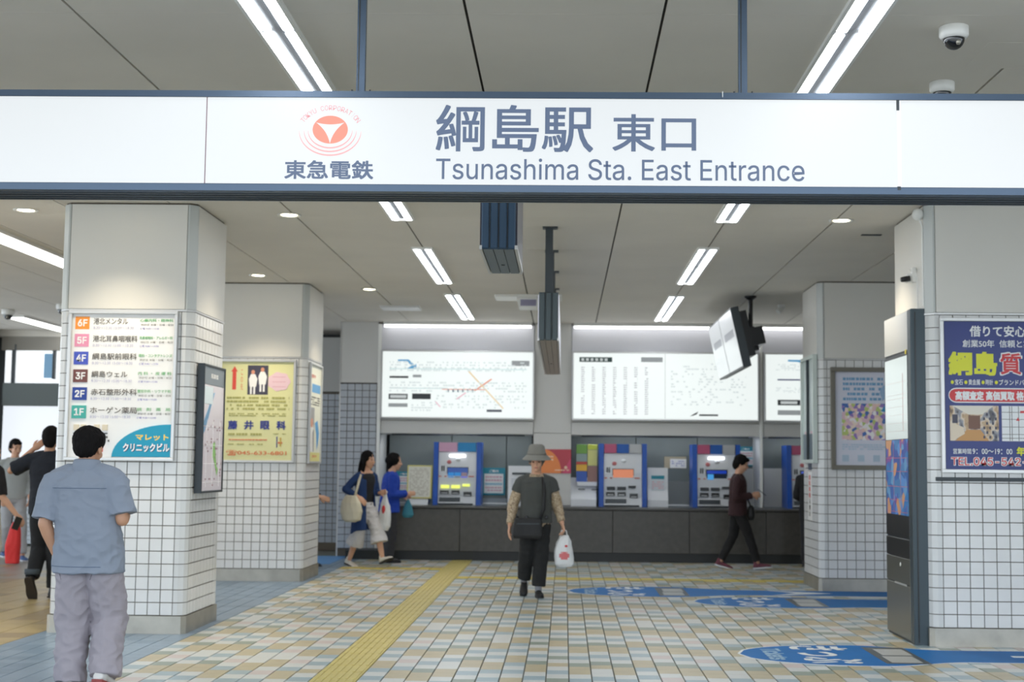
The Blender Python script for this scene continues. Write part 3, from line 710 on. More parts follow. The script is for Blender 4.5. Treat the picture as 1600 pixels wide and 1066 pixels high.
# --- blue pawn shop poster, near right pillar
x0, x1 = 2.965, 4.02; zt, zb = 2.575, 1.35
t = thing('blue_shop_poster', 'deep blue framed shop poster with yellow and red Japanese characters, on the near right pillar', 'poster', ((x0+x1)/2, 11.135, (zt+zb)/2))
w, h = (x1-x0)/2, (zt-zb)/2
frame(t, -w, w, -h, h, -.035, .004, .028, M_alu)
MB().box(-w+.02, w-.02, -.012, 0, -h+.02, h-.02).obj('sheet', mat('poster_deep_blue', (22, 44, 122), .3), t)
B = Board(t, -w+.03, w-.03, -h+.03, h-.03, -.012)
# crop pixels (4.1 per px, origin 1430,480) -> board u, v
def bu(x): return at(1430+x/4.1, 600, 11.12)[0]
def QU(x): return (bu(x)-(x0+.03))/(x1-x0-.06)
def QV(y): return (y-100)/(1026-100.)
M_by = mat('poster_bright_yellow', (222, 224, 40), .35); M_br2 = mat('poster_strong_red', (208, 44, 50), .35); M_w2 = mat('poster_white', (234, 236, 238), .35)
B.txt('借りて安心', QU(355), QU(715), QV(125), QV(195), M_w2, .02)
B.txt('創業50年  信頼と実績', QU(308), QU(800), QV(215), QV(262), M_w2, .01)
for ch, a, b, mm in (('綱', 215, 368, M_by), ('島', 380, 528, M_by), ('質', 540, 690, M_w2), ('店', 705, 850, M_w2)):
    B.txt(ch, QU(a), QU(b), QV(290), QV(440), mm, .035)
for ch, a, b in (('質', 548, 682), ('店', 713, 842)): B.txt(ch, QU(a), QU(b), QV(298), QV(432), M_br2, .02)
for x, s_, x2 in ((238, '宝石', 305), (325, '貴金属', 415), (435, '時計', 498), (520, 'ブランドバッグ', 765)):
    B.poly('bullet', [(QU(x)+.012*cos(a), QV(483)+.0125*sin(a)) for a in [2*pi*i/16 for i in range(16)]], M_by); B.txt(s_, QU(x+16), QU(x2), QV(464), QV(500), M_w2, .01)
def rr(u0, u1, v0, v1, asp=.9): 
    rv = (v1-v0)/2; ru = rv*1.25; cyv = (v0+v1)/2
    return [(u0+ru-ru*cos(a), cyv-rv*sin(a)) for a in [-pi/2+pi*i/10 for i in range(11)]] + [(u1-ru+ru*cos(a), cyv-rv*sin(a)) for a in [pi/2-pi*i/10 for i in range(11)]]
B.poly('pill_border', rr(QU(212), QU(858), QV(518), QV(612)), M_w2); B.poly('red_pill', rr(QU(217), QU(853), QV(525), QV(605)), M_br2)
B.txt('高額査定 高価買取 格安利率', QU(255), QU(830), QV(538), QV(596), M_w2, .04)
a0, a1, b0, b1 = QU(218), QU(530), QV(630), QV(850)
B.patch('shop_photo', a0, a1, b0, b1, picmat('shop_photo', [(116, 96, 80), (190, 160, 124), (220, 204, 184), (150, 150, 158), (90, 88, 92)], 9, 3, stretch=(1.6, 1, 1)))
def PU(s): return a0+(a1-a0)*s
def PV(s): return b0+(b1-b0)*s
B.poly('shop_floor_print', [(PU(.1), PV(1)), (PU(.35), PV(.68)), (PU(.62), PV(.68)), (PU(.8), PV(1))], mat('photo_wood', (200, 150, 92), .4))
B.poly('shop_counter_print', [(PU(0), PV(.45)), (PU(.28), PV(.62)), (PU(.3), PV(.8)), (PU(.06), PV(1)), (PU(0), PV(1))], mat('photo_cream', (224, 208, 186), .4))
B.poly('shop_ceiling_print', [(PU(.05), PV(0)), (PU(.38), PV(.25)), (PU(.66), PV(.25)), (PU(.9), PV(0))], mat('photo_light', (226, 220, 208), .4))
B.patch('shop_shelf_print', PU(.38), PU(.62), PV(.28), PV(.66), mat('photo_brown', (120, 84, 68), .4)); B.patch('shop_window_print', PU(.05), PU(.16), PV(.25), PV(.5), mat('photo_dark', (66, 64, 82), .4))
B.lines('shop_goods_print', [(PU(.68+.06*i), PU(.72+.06*i), PV(.2+.13*j), PV(.28+.13*j)) for i in range(5) for j in range(6) if (i*3+j) % 2], mat('photo_dark', (66, 64, 82), .4))
B.patch('access_map', QU(550), QU(850), QV(630), QV(850), M_w2)
B.lines('access_map_roads', [(QU(550), QU(850), QV(v), QV(v+3)) for v in (668, 712, 760, 806, 830)] + [(QU(u), QU(u+4), QV(632), QV(848)) for u in (598, 612, 655, 740, 790)], M_ink)
B.poly('map_pin', [(QU(640), QV(722)), (QU(652), QV(700)), (QU(664), QV(722))], M_br2); B.patch('map_mark', QU(668), QU(700), QV(660), QV(674), M_br2)
B.txt('営業時間', QU(235), QU(350), QV(898), QV(932), M_w2, .01); B.txt('9：00～19：00', QU(358), QU(612), QV(898), QV(932), M_w2, .01)
B.txt('年中無休', QU(640), QU(850), QV(885), QV(940), M_by, .04)
B.txt('TEL.045-542-', QU(220), QU(705), QV(950), QV(1006), M_w2, .045); B.txt('TEL.045-542-', QU(222), QU(703), QV(953), QV(1003), M_br2, .008)
# dark rail under it
MB().bbox(2.92, 4.13, 11.118, 11.14, 1.285, 1.315, .003).obj('wall_rail', M_dark)
tag(bpy.data.objects['wall_rail'], 'thin dark rail running across the near right pillar under the blue poster', 'rail')
# --- illustrated poster, farther right pillar
x0, x1 = 3.005, 3.86; zt, zb = 2.515, 1.36
t = thing('illustrated_poster', 'brown-framed pale poster with a crowd illustration, on the farther right pillar', 'poster', ((x0+x1)/2, 15.935, (zt+zb)/2))
w, h = (x1-x0)/2, (zt-zb)/2
frame(t, -w, w, -h, h, -.04, .004, .05, mat('bronze_frame', (120, 116, 106), .4, .4))
MB().box(-w+.045, w-.045, -.014, 0, -h+.045, h-.045).obj('sheet', mat('poster_lilac_white', (212, 214, 228), .25), t)
B = Board(t, -w+.05, w-.05, -h+.05, h-.05, -.014); M_lb = mat('poster_light_blue', (112, 160, 200), .4)
B.lines('heading_print', fineprint(.12, .72, .05, .32, 5, 9, .05, .9), M_lb)
B.patch('crowd_picture', .1, .95, .34, .73, picmat('crowd_picture', [(150, 120, 190), (232, 200, 190), (240, 220, 205), (190, 205, 120), (70, 110, 180), (225, 190, 200), (240, 235, 235)], 26, 0, 'vor'))
B.poly('ringed_figure_print', [(.8+.13*cos(a), .22+.09*sin(a)) for a in [2*pi*i/20 for i in range(20)]], mat('poster_sky', (150, 182, 214), .4))
B.poly('ringed_figure_face', [(.82+.07*cos(a), .24+.045*sin(a)) for a in [2*pi*i/16 for i in range(16)]], mat('photo_face', (232, 204, 196), .4))
B.poly('blue_ribbon', [(.68, .42), (.8, .3), (.86, .31), (.74, .43)], mat('ribbon_blue', (40, 140, 190), .4))
for k in range(4): B.patch('small_logo_block', .1+.23*k, .2+.23*k, .89, .96, mat('poster_faint_blue', (176, 196, 214), .4))
B.lines('fine_print', fineprint(.1, .9, .77, .84, 3, 19, .04, .8), mat('poster_faint_blue', (176, 196, 214), .4))

# --- dark screen totem along the near right pillar (faces -x)
t = thing('screen_totem', 'tall dark metal information totem with a reflecting screen, standing against the near right pillar', 'display', (2.765, 11.62, 0), -pi/2)
# local: +x -> world -y ; -y -> world -x
MB().box(-.5, .32, 0, .1, 0, 2.6).obj('cabinet', M_dark, t)
MB().bbox(.31, .42, -.012, .11, 0, 2.655, .008).obj('front_post', mat('totem_post', (58, 70, 76), .35, .3), t)
MB().box(.421, .424, .02, .03, .02, 2.63).obj('post_groove', M_black, t)
MB().bbox(-.5, .305, -.01, 0.0, 2.33, 2.65, .004).obj('top_panel', mat('frosted_panel', (190, 191, 188), .2), t)
MB().bbox(-.5, .305, -.012, 0.0, .82, 2.315, .004).obj('glass_bezel', M_black, t)
MB().box(-.47, .295, -.014, -.011, 1.62, 2.29).obj('white_screen_area', mat('screen_pale', (222, 234, 232), .12, emit=.5), t)
MB().box(-.47, .295, -.014, -.011, 1.0, 1.615).obj('picture_screen_area', picmat('coloured_map_screen', [(34, 84, 150), (60, 116, 168), (96, 146, 186), (50, 76, 150), (190, 140, 100), (120, 70, 140), (40, 110, 170), (80, 130, 190), (50, 90, 160)], 11, 0, 'vor', emit=.12), t)
B = Board(t, -.47, .295, 1.62, 2.29, -.014)
B.lines('screen_print', [(.05, .95, v, v+.003) for v in (.3, .45, .5, .6, .7, .8, .9)] + [(.8, .82, .2, .9)], mat('screen_faint_red', (214, 190, 190), .4))
B = Board(t, -.47, .295, 1.0, 1.615, -.014)
B.lines('screen_frames', [(.03, .97, v, v+.006) for v in (.24, .42, .62, .8, .96)] + [(u, u+.008, .02, .96) for u in (.35, .66)], mat('screen_coral', (214, 110, 110), .4))
MB().bbox(-.5, .305, -.013, 0.0, .66, .81, .003).obj('black_band', M_black, t)
MB().bbox(-.5, .305, -.013, 0.0, .45, .655, .003).obj('door_panel', mat('totem_steel_dark', (92, 92, 86), .35, .5), t)
MB().bbox(-.5, .305, -.013, 0.0, .02, .44, .003).obj('lower_panel', mat('totem_steel', (118, 116, 106), .3, .6), t)
MB().box(-.2, .2, -.017, -.012, .435, .45).obj('door_handle', M_alu, t)
o = MB(); o.lathe([(.016, 0), (.016, .004), (.0, .005)], n=14); o = o.obj('key_lock', M_white, t); o.rotation_euler = (pi/2, 0, 0); o.location = (0, -.013, .6)
o = MB(); o.lathe([(.02, 0), (.02, .004), (.0, .005)], n=14); o = o.obj('yellow_button', mat('warm_yellow', (240, 220, 60), .4, emit=.3), t); o.rotation_euler = (pi/2, 0, 0); o.location = (.26, -.012, 2.32)
# --- bullet camera and its conduit
t = thing('bullet_camera', 'small black and white bullet camera on a bracket above the screen totem', 'security camera', (2.86, 11.45, 2.93))
MB().box(-.03, .0, -.03, .03, -.03, .09).obj('wall_box', M_white, t)
MB().tube([(-.02, 0, .03), (-.07, -.01, .02)], .014, 10).obj('arm', M_white, t)
MB().tube([(-.05, -.02, 0), (-.05, .08, -.0)], .028, 14).obj('body', M_white, t, True)
MB().tube([(-.05, -.01, 0), (-.12, -.02, -.012)], [.026, .02], 14).obj('lens_barrel', M_black, t, True)
MB().tube([(-.03, 0, .06), (-.05, 0, .075), (.0, -.02, .07), (.006, -.035, .0), (.006, -.05, -.26)], .006, 8).obj('cable', M_white, t)
t = thing('junction_cover', 'small white rounded cover where the near right pillar meets the ceiling', 'cover', (2.83, 11.22, 3.42))
MB().ell((0, 0, 0), (.045, .05, .05)).obj('cap', M_white, t, True); MB().tube([(.0, .0, 0), (.035, 0, -.1), (.037, 0, -.74)], .008, 8).obj('conduit', M_white, t)

# --- far right pillar, side face (faces -x): white case with two glass doors, warning sticker
t = thing('timetable_case', 'pale green-white case with two glass panes on the side face of the farther right pillar', 'display case', (2.865, 16.4, 2.05), -pi/2)
w, h = .42, .62
frame(t, -w, w, -h, h, -.05, 0, .04, mat('pale_green_white', (206, 216, 210), .35)); MB().box(-w+.03, w-.03, -.02, 0, -h+.04, h-.04).obj('sheet', mat('case_sheet', (214, 226, 224), .3), t)
MB().box(-.012, .012, -.052, -.02, -h+.04, h-.04).obj('centre_bar', M_dark, t); MB().box(-w+.04, w-.04, -.022, -.018, -h+.04, -.28).obj('lower_sheet', mat('case_lower', (110, 124, 134), .35), t)
B = Board(t, -w+.05, w-.05, -h+.05, h-.05, -.02); B.patch('pink_print', .1, .35, .72, .86, mat('poster_pink', (232, 200, 208), .4)); B.patch('pink_print', .62, .9, .72, .86, mat('poster_pink', (232, 200, 208), .4))
t = thing('warning_sticker', 'narrow white vertical sticker with red characters under the glass case of the farther right pillar', 'sticker', (2.868, 16.5, 1.05), -pi/2)
MB().bbox(-.11, .11, -.004, 0, -.28, .28, .002).obj('sheet', M_paper, t); MB().bbox(-.1, .1, -.005, 0, .3, .42, .002).obj('dark_tag', M_slate, t)
B = Board(t, -.11, .11, -.28, .28, -.004)
for k, ch in enumerate('自転車乗入禁止'): B.txt(ch, .25, .75, .06+.125*k, .16+.125*k, M_rd if k < 4 else M_ink, .02)

# ================================================================= TICKET COUNTER
M_cnt = mat('counter_stone', (74, 71, 66), .35, var=.18, vscale=14); M_plinth = mat('black_plinth', (26, 28, 27), .4)
t = thing('ticket_counter', 'long dark stone-fronted counter under the ticket machines, with a black plinth', 'counter', (0.4, 20.3, 0))
MB().box(-3.55, 5.0, .05, .57, 0, .13).obj('plinth', M_plinth, t)
xs_ = [-3.0, -1.9, -.8, .3, 1.4, 2.5, 3.6, 4.95]
MB().box(-2.95, 4.95, .03, .57, .13, .74).obj('carcass', M_plinth, t)
for a, b in zip(xs_[:-1], xs_[1:]): MB().bbox(a+.003, b-.003, 0, .05, .132, .735, .004).obj('front_panel', M_cnt, t)
MB().bbox(-3.02, 5.0, -.02, .58, .74, .775, .008).obj('worktop', mat('worktop_dark', (66, 64, 60), .3), t)

M_boxlit = mat('fare_map_lit', (244, 251, 249), .3, emit=.70)
def farebox(label, x0, x1, z0, z1):
    t = thing('fare_map', label, 'map board', ((x0+x1)/2, YW-.002, (z0+z1)/2), 0, None); w, h = (x1-x0)/2, (z1-z0)/2
    frame(t, -w, w, -h, h, -.06, 0, .025, M_alu); MB().box(-w+.02, w-.02, -.04, 0, -h+.02, h-.02).obj('lit_face', M_boxlit, t)
    return t, Board(t, -w, w, -h, h, -.04)
def em(name, c, e=.7): return mat('lit_'+name, c, .5, emit=e*.66)
t, B = farebox('backlit fare map with a blue arrow and coloured route lines, left of the poster column', -2.76, -.46, 2.05, 3.08)
def R(x, y): return ((x-42)/757., (y-270)/340.)
def rect(n, x0, x1, y0, y1, m):
    a, b = R(x0, y0); c, d = R(x1, y1); B.patch(n, a, c, b, d, m)
K = em('black_ink', (80, 86, 92), .25); G = em('grey_ink', (176, 182, 184), .6); Bl = em('blue_ink', (96, 172, 220), .8); Tq = em('teal_ink', (206, 232, 232), .9); Or = em('orange_ink', (240, 150, 120), .85); Pk = em('pink_ink', (240, 190, 205), .9)
B.poly('blue_arrow', [R(125, 318), R(178, 318), R(208, 345), R(216, 340), R(218, 362), R(170, 362), R(192, 350), R(170, 326), R(125, 326)], Bl)
rect('heading_bar', 85, 178, 400, 410, K); rect('legend_block', 82, 176, 488, 515, K); rect('legend_hole', 90, 170, 494, 509, em('pale', (214, 220, 220), .8)); rect('legend_block', 82, 176, 535, 553, G)
rect('legend_block', 198, 290, 486, 514, K); rect('legend_bar', 200, 242, 393, 406, G); rect('title_block', 686, 774, 320, 346, G); rect('caption', 566, 640, 562, 574, em('slate_ink', (120, 126, 140), .4))
B.lines('route_line', [(*R(85, 358)[:1], R(760, 0)[0], R(0, 362)[1], R(0, 366)[1]), (R(85, 0)[0], R(360, 0)[0], R(0, 458)[1], R(0, 462)[1])], Tq)
B.lines('route_line', [(R(345, 0)[0], R(560, 0)[0], R(0, 462)[1], R(0, 466)[1])], Or)
B.lines('station_mark', [(R(x, 0)[0], R(x+7, 0)[0], R(0, 464)[1], R(0, 478)[1]) for x in range(372, 500, 24)], em('mark_ink', (110, 130, 160), .5))
for pts, m in ((((500, 470), (585, 410), (592, 413), (508, 472)), Or), (((478, 372), (650, 556), (644, 558), (472, 376)), em('tan_ink', (240, 214, 170), .9)), (((415, 510), (460, 478), (464, 482), (420, 514)), Pk), (((312, 520), (340, 550), (336, 553), (308, 523)), Pk)):
    B.poly('route_line', [R(*p) for p in pts], m)
B.lines('fare_print', [(u, v, a, b) for u, v, a, b in fineprint(*(R(85, 0)[0], R(770, 0)[0], R(0, 325)[1], R(0, 378)[1]), 4, 31, .012, .5)] + fineprint(R(85, 0)[0], R(760, 0)[0], R(0, 425)[1], R(0, 480)[1], 4, 32, .012, .5) + fineprint(R(310, 0)[0], R(760, 0)[0], R(0, 490)[1], R(0, 560)[1], 5, 33, .012, .3) + fineprint(R(195, 0)[0], R(300, 0)[0], R(0, 525)[1], R(0, 575)[1], 4, 36, .012, .6), em('faint_ink', (224, 234, 234), .9))
t, B = farebox('wide backlit fare and timetable map between the poster column and the mullion', .1, 2.89, 2.05, 3.08)
B.lines('fare_print', [(u, v, a, b) for k in range(7) for u, v, a, b in fineprint(.05+.042*k*1.35, .05+.042*k*1.35+.018, .22, .92, 22, 40+k, .012, .9)], em('column_ink', (206, 208, 214), .82))
B.patch('title_bar', .04, .215, .085, .155, em('dark_teal_ink', (70, 100, 96), .25)); B.lines('title_marks', [(u, u+.015, .1, .14) for u in (.05, .075, .1, .125, .15, .175)], em('pale', (214, 220, 220), .8))
B.patch('title_block', .37, .485, .08, .15, G); MB().box(B.X(.497), B.X(.5), -.0415, -.04, B.z0+.03, B.z1-.03).obj('sheet_joint', em('pale', (214, 220, 220), .8), t)
B.lines('fare_print', fineprint(.53, .93, .12, .78, 18, 51, .012, .22), em('faint_ink', (224, 234, 234), .9)); B.patch('caption', .68, .78, .9, .925, K); B.poly('train_mark', [(.63, .93), (.655, .89), (.675, .86), (.668, .9), (.65, .92)], K)
t, B = farebox('backlit fare map partly hidden behind the farther right pillar', 2.96, 5.2, 2.05, 3.08)
B.patch('heading_bar', .09, .3, .38, .40, em('navy_ink', (80, 84, 150), .4)); B.patch('legend_block', .09, .24, .68, .76, K); B.patch('legend_hole', .11, .22, .7, .74, em('pale', (214, 220, 220), .8)); B.patch('legend_block', .26, .4, .68, .76, K); B.patch('legend_block', .09, .3, .83, .9, G)
B.poly('blue_arrow', [(.16, .1), (.26, .1), (.3, .17), (.22, .13), (.16, .125)], Bl)
B.lines('fare_print', fineprint(.08, .9, .16, .26, 4, 61, .012, .5) + fineprint(.08, .9, .5, .58, 4, 62, .012, .5), em('faint_ink', (224, 234, 234), .9))

# ---- ticket machines
M_blue_m = mat('machine_blue', (18, 82, 178), .35); M_sil = mat('machine_silver', (204, 208, 214), .35); M_wht = mat('machine_white', (222, 224, 228), .3)
M_lamp = mat('machine_lamp', (250, 252, 255), .3, emit=2.2); M_btn = mat('lit_lime', (226, 236, 110), .4, emit=.9)
def ticket_machine(x, label, screen, heads, lamp=True, lit=True):
    t = thing('ticket_machine', label, 'ticket machine', (x, YW-.08, .775), 0, 'ticket machines on the counter'); H = .93
    side = [(.0, 0), (.55, 0), (.55, H), (.06, H), (.06, .5), (.03, .3), (0, .12)]
    for s in (-1, 1): MB().prism([(a, b) for a, b in side], *sorted((s*.285, s*.355)), axis='x').obj('side_panel', M_blue_m, t)
    MB().box(-.284, .284, .1, .5, 0.01, H-.01).obj('body', M_wht, t)
    MB().prism([(.085, .5), (.12, .5), (.12, .78), (.085, .78)], -.28, .28, 'x').obj('upper_face', M_wht, t)
    MB().prism([(.03, .14), (.12, .14), (.12, .48), (.075, .5)], -.28, .28, 'x').obj('lower_face', M_sil, t)
    MB().prism([(.01, .0), (.12, .0), (.12, .135), (.03, .135)], -.28, .28, 'x').obj('coin_tray', M_wht, t)
    n = len(heads); wd = .56/n
    for i, c in enumerate(heads): MB().bbox(-.28+i*wd+.003, -.28+(i+1)*wd-.003, .06, .12, .79, H-.005, .004).obj('header_panel', mat('head_%d_%d_%d' % c, c, .4), t)
    if lamp: MB().bbox(-.12, .12, .05, .09, .71, .745, .01).obj('lamp', M_lamp, t)
    MB().ell((.01, .08, .675), (.04, .02, .025)).obj('camera_window', mat('pale_glass', (236, 240, 244), .1), t, True)
    m = MB(); m.ell((-.125, .08, .635), (.034, .008, .03), n=16); m.obj('round_emblem', mat('emblem_dull_red', (190, 110, 112), .4), t, True)
    fr = MB().box(-.155, .165, .07, .1, .345, .56).obj('screen_bezel', M_dark, t)
    if screen == 'menu':
        MB().box(-.145, .155, .066, .071, .355, .55).obj('screen', mat('screen_blue', (24, 70, 150), .2, emit=.55), t)
        bt = [(-.135, -.05, .43, .48, (30, 130, 200)), (-.04, .05, .43, .48, (30, 130, 200)), (-.135, -.05, .365, .42, (30, 130, 200)), (.06, .145, .43, .48, (130, 110, 120)), (-.04, .05, .365, .42, (96, 106, 110)), (.055, .15, .362, .418, (90, 80, 226))]
        for a, b, c, d, col in bt: MB().box(a, b, .063, .066, c, d).obj('screen_button', mat('btn_%d_%d_%d' % col, col, .3, emit=.6), t)
    elif screen == 'orange':
        MB().box(-.145, .155, .066, .071, .355, .55).obj('screen', mat('screen_orange', (214, 130, 92), .3, emit=.6), t)
    else:
        MB().box(-.145, .155, .066, .071, .355, .55).obj('screen', mat('screen_dark', (22, 38, 60), .15, emit=.3), t)
        MB().box(-.14, .15, .063, .066, .5, .545).obj('screen_bar', mat('screen_blue2', (28, 62, 170), .2, emit=.6), t)
        MB().box(-.13, -.04, .062, .066, .41, .49).obj('screen_button', mat('btn_blue', (70, 160, 226), .3, emit=.6), t); MB().box(-.1, .1, .062, .066, .365, .39).obj('screen_button', mat('btn_blue', (70, 160, 226), .3), t)
    for a, b in ((-.275, -.235), (-.19, -.16), (.17, .25)): MB().box(a, b, .055, .085, .415, .43).obj('red_mark', mat('mark_red', (196, 92, 74), .4), t)
    for a in (-.24, -.21): MB().box(a, a+.018, .078, .086, .45, .58).obj('key', M_trough, t)
    for a, b, c, d in ((-.24, -.115, .225, .275), (-.085, .045, .225, .275), (.08, .19, .255, .29)):
        MB().bbox(a, b, .02, .07, c+.02, d+.02, .006).obj('slot_light', M_btn if lit else M_trough, t)
    for a, b, c, d in ((-.25, -.12, .16, .215), (-.08, .04, .16, .215), (.1, .22, .13, .195)):
        MB().bbox(a, b, .012, .06, c, d, .005).obj('slot', M_black, t); MB().box(a+.02, b-.02, .008, .014, c+.012, c+.02).obj('slot_lip', M_alu, t)
    MB().bbox(-.26, .05, -.002, .05, .05, .115, .006).obj('dark_tray', mat('tray_dark', (60, 66, 70), .3), t); MB().box(-.2, .1, -.006, 0, .03, .045).obj('tray_lip', M_alu, t)
    MB().bbox(-.28, .24, -.004, .04, 0.0, .024, .004).obj('kick', M_dark, t)
    return t
Yc = YW-.08
def mx(x, y=740): return at(x, y, Yc)[0]
ticket_machine(mx(714), 'ticket machine with a pink and sky-blue header and lime-lit slots, beside the yellow-edged notice stand', 'menu', [(206, 160, 186), (30, 132, 190)], True, True)
ticket_machine(mx(973.5), 'ticket machine with an orange screen, next to the leaflet rack', 'orange', [(186, 84, 120), (22, 88, 172), (186, 188, 190)], False, False)
ticket_machine(mx(1120), 'ticket machine with a dark screen, behind the person in the maroon jacket', 'dark', [(186, 84, 120), (22, 88, 172), (176, 178, 180)], True, False)
ticket_machine(mx(1268), 'ticket machine half hidden by the farther right pillar', 'dark', [(186, 84, 120), (22, 88, 172), (176, 178, 180)], True, False)
for x0, x1, lb in ((-2.6, -.6, 'slim lamp under the panel above the first ticket machine recess'), (.25, 2.75, 'slim lamp under the panel above the second ticket machine recess'), (3.05, 4.6, 'slim lamp under the panel above the partly hidden recess')):
    t = thing('recess_fill_light', lb, 'light fixture', ((x0+x1)/2, YW+.12, 1.83)); h = (x1-x0)/2  # added fill light with a made-up housing, brightens the dark recess
    MB().bbox(-h, h, 0, .06, -.025, -.001, .004).obj('housing', M_dark, t)
    l = bpy.data.lights.new('lamp', 'AREA'); l.shape = 'RECTANGLE'; l.size = 2*h; l.size_y = .05; l.energy = 7*h; l.color = (.93, .97, 1)
    o = bpy.data.objects.new('lamp', l); C.objects.link(o); o.parent = t; o.location = (0, .03, -.028); o.rotation_euler = (.5, 0, 0)
# ---- notices and stands on the counter
M_teal = mat('notice_teal', (38, 142, 164), .4); M_pt = mat('notice_pink_print', (222, 180, 190), .5)
def notice(x0, x1, y0, y1, label, Y=YR-.01, dz=0):
    a, zt = at(x0, y0, Y); b, zb = at(x1, y1, Y)
    t = thing('teal_notice', label, 'notice', ((a+b)/2, Y, (zt+zb)/2)); w, h = (b-a)/2, (zt-zb)/2
    MB().bbox(-w, w, -.008, .01, -h, h, .003).obj('sheet', M_teal, t)
    B = Board(t, -w, w, -h, h, -.008); B.patch('white_area', .08, .92, .22, .93, M_paper)
    B.lines('pink_print', fineprint(.14, .86, .28, .52, 2, 3, .1, .9) + fineprint(.14, .86, .68, .88, 2, 4, .1, .9), M_pt); B.patch('blue_strip', .12, .88, .56, .63, mat('notice_pale_blue', (150, 200, 216), .4))
    B.txt('ご案内', .3, .7, .07, .17, M_paper, .02)
    return t
notice(617, 644, 737, 768, 'small teal-bordered notice beside the woman in bright blue')
notice(754, 789, 731, 774, 'teal-bordered notice beside the machine with lime-lit slots')
notice(1150, 1180, 698, 729, 'teal-bordered notice high on the wall above the person in maroon')
t = thing('notice_stand', 'white sloping stand holding a cream list with a yellow edge', 'stand', (at(660, 780, YW-.1)[0]-.02, YW-.1, .775)); 
MB().prism([(.0, 0), (.3, 0), (.3, .5), (.14, .5)], -.22, .1, 'x').obj('stand', M_wht, t)
mb = MB().bbox(-.185, .185, -.01, .01, 0, .5, .004); o = mb.obj('yellow_border', mat('border_yellow', (206, 196, 116), .4), t); o.location = (-.035, .015, .09); o.rotation_euler = (-.2, .0, 0)
mb = MB().box(-.165, .165, -.014, -.01, .02, .48); o = mb.obj('list_sheet', mat('list_cream', (214, 212, 200), .5), t); o.location = (-.035, .015, .09); o.rotation_euler = (-.2, 0, 0)
B = Board(o, -.165, .165, .02, .48, -.014); B.lines('list_print', fineprint(.06, .94, .05, .95, 16, 71, .07, .6), mat('list_ink', (184, 178, 164), .5))
def white_case(x0, x1, y0, label, notice_=None):
    a, zt = at(x0, y0, YW); b, _ = at(x1, y0, YW)
    t = thing('white_stand', label, 'stand', ((a+b)/2, YW-.02, .775)); w = (b-a)/2; H = zt-.775
    MB().prism([(.0, 0), (.4, 0), (.4, H), (.1, H), (.06, H*.45), (0, .1)], -w, w, 'x').obj('body', M_wht, t)
    return t, w, H
t, w, H = white_case(794, 833, 728, 'white machine cabinet behind the woman in the bucket hat')
MB().box(-w+.06, w-.04, .052, .06, H-.13, H-.1).obj('slot', M_dark, t); MB().bbox(-w+.05, w-.03, .05, .2, H*.35, H*.7, .005).obj('grey_face', M_sil, t)
t, w, H = white_case(1012, 1044, 731, 'tall white stand with a small teal notice beside the orange-screen machine')
B = Board(t, -w, w, 0, H, .045); B.patch('teal_header', .18, .82, .2, .29, M_teal); B.patch('notice_sheet', .18, .82, .29, .58, mat('notice_pale', (206, 214, 220), .4)); B.lines('notice_print', fineprint(.22, .78, .34, .55, 4, 9, .12, .8), M_pt)
t = thing('wall_label', 'small beige and white label on the recess wall above the grey panel', 'label', (at(1055, 723, YR)[0], YR-.01, at(1055, 723, YR)[1]))
MB().bbox(-.17, .17, -.006, .01, -.09, .09, .003).obj('beige_sheet', mat('label_beige', (184, 172, 146), .5), t); MB().bbox(-.08, .17, -.01, -.005, -.085, .055, .002).obj('white_sheet', M_paper, t)
B = Board(t, -.08, .17, -.085, .055, -.01); B.lines('label_print', fineprint(.1, .9, .15, .85, 3, 5, .1), M_pale)
# lower panels standing at the back of the counter
for x0, x1, y0, c, lb in ((1040, 1082, 752, (122, 126, 126), 'grey panel standing on the counter between the white stand and the next machine'), (1160, 1178, 732, (206, 206, 200), 'pale blank panel behind the phone user'), (1193, 1252, 732, (214, 214, 210), 'pale blank panel between the mullion and the half hidden machine'), (753, 792, 741+38, (150, 158, 164), 'low grey shelf panel under the teal notice'), (624, 642, 788, (120, 126, 130), 'low dark panel behind the woman in bright blue')):
    a, zt = at(x0, y0, YR-.1); b, _ = at(x1, y0, YR-.1)
    t = thing('counter_panel', lb, 'panel', ((a+b)/2, YR-.1, .775)); MB().bbox(-(b-a)/2, (b-a)/2, 0, .04, 0, max(zt-.775, .05), .006).obj('face', mat('cpanel_%d' % c[0], c, .4), t); MB().box(-(b-a)/2, (b-a)/2, -.03, 0, 0, .02).obj('foot_strip', M_alu, t)
# leaflet rack
t = thing('leaflet_rack', 'white leaflet rack full of colourful brochures, left of the orange-screen machine', 'rack', (at(918, 790, YW)[0], YW-.02, .775))
MB().prism([(0, 0), (.4, 0), (.4, .42), (.3, .42), (0, .1)], -.25, .13, 'x').obj('base', M_wht, t)
MB().box(-.16, .14, .1, .3, .3, .36).obj('shelf', M_wht, t)
for a in (-.14, .06): MB().box(a, a+.1, .09, .1, .24, .255).obj('dark_slot', M_black, t)
leaf = [(-.17, -.0, .78, .92, (108, 160, 60)), (-.17, .0, .66, .78, (140, 160, 156)), (-.17, .0, .62, .66, (200, 70, 60)), (-.17, .0, .52, .62, (230, 176, 50)), (-.17, .0, .36, .52, (40, 86, 176)), (.0, .155, .84, .92, (196, 206, 60)), (.0, .155, .6, .84, (216, 214, 130)), (.0, .155, .36, .6, (150, 110, 100))]
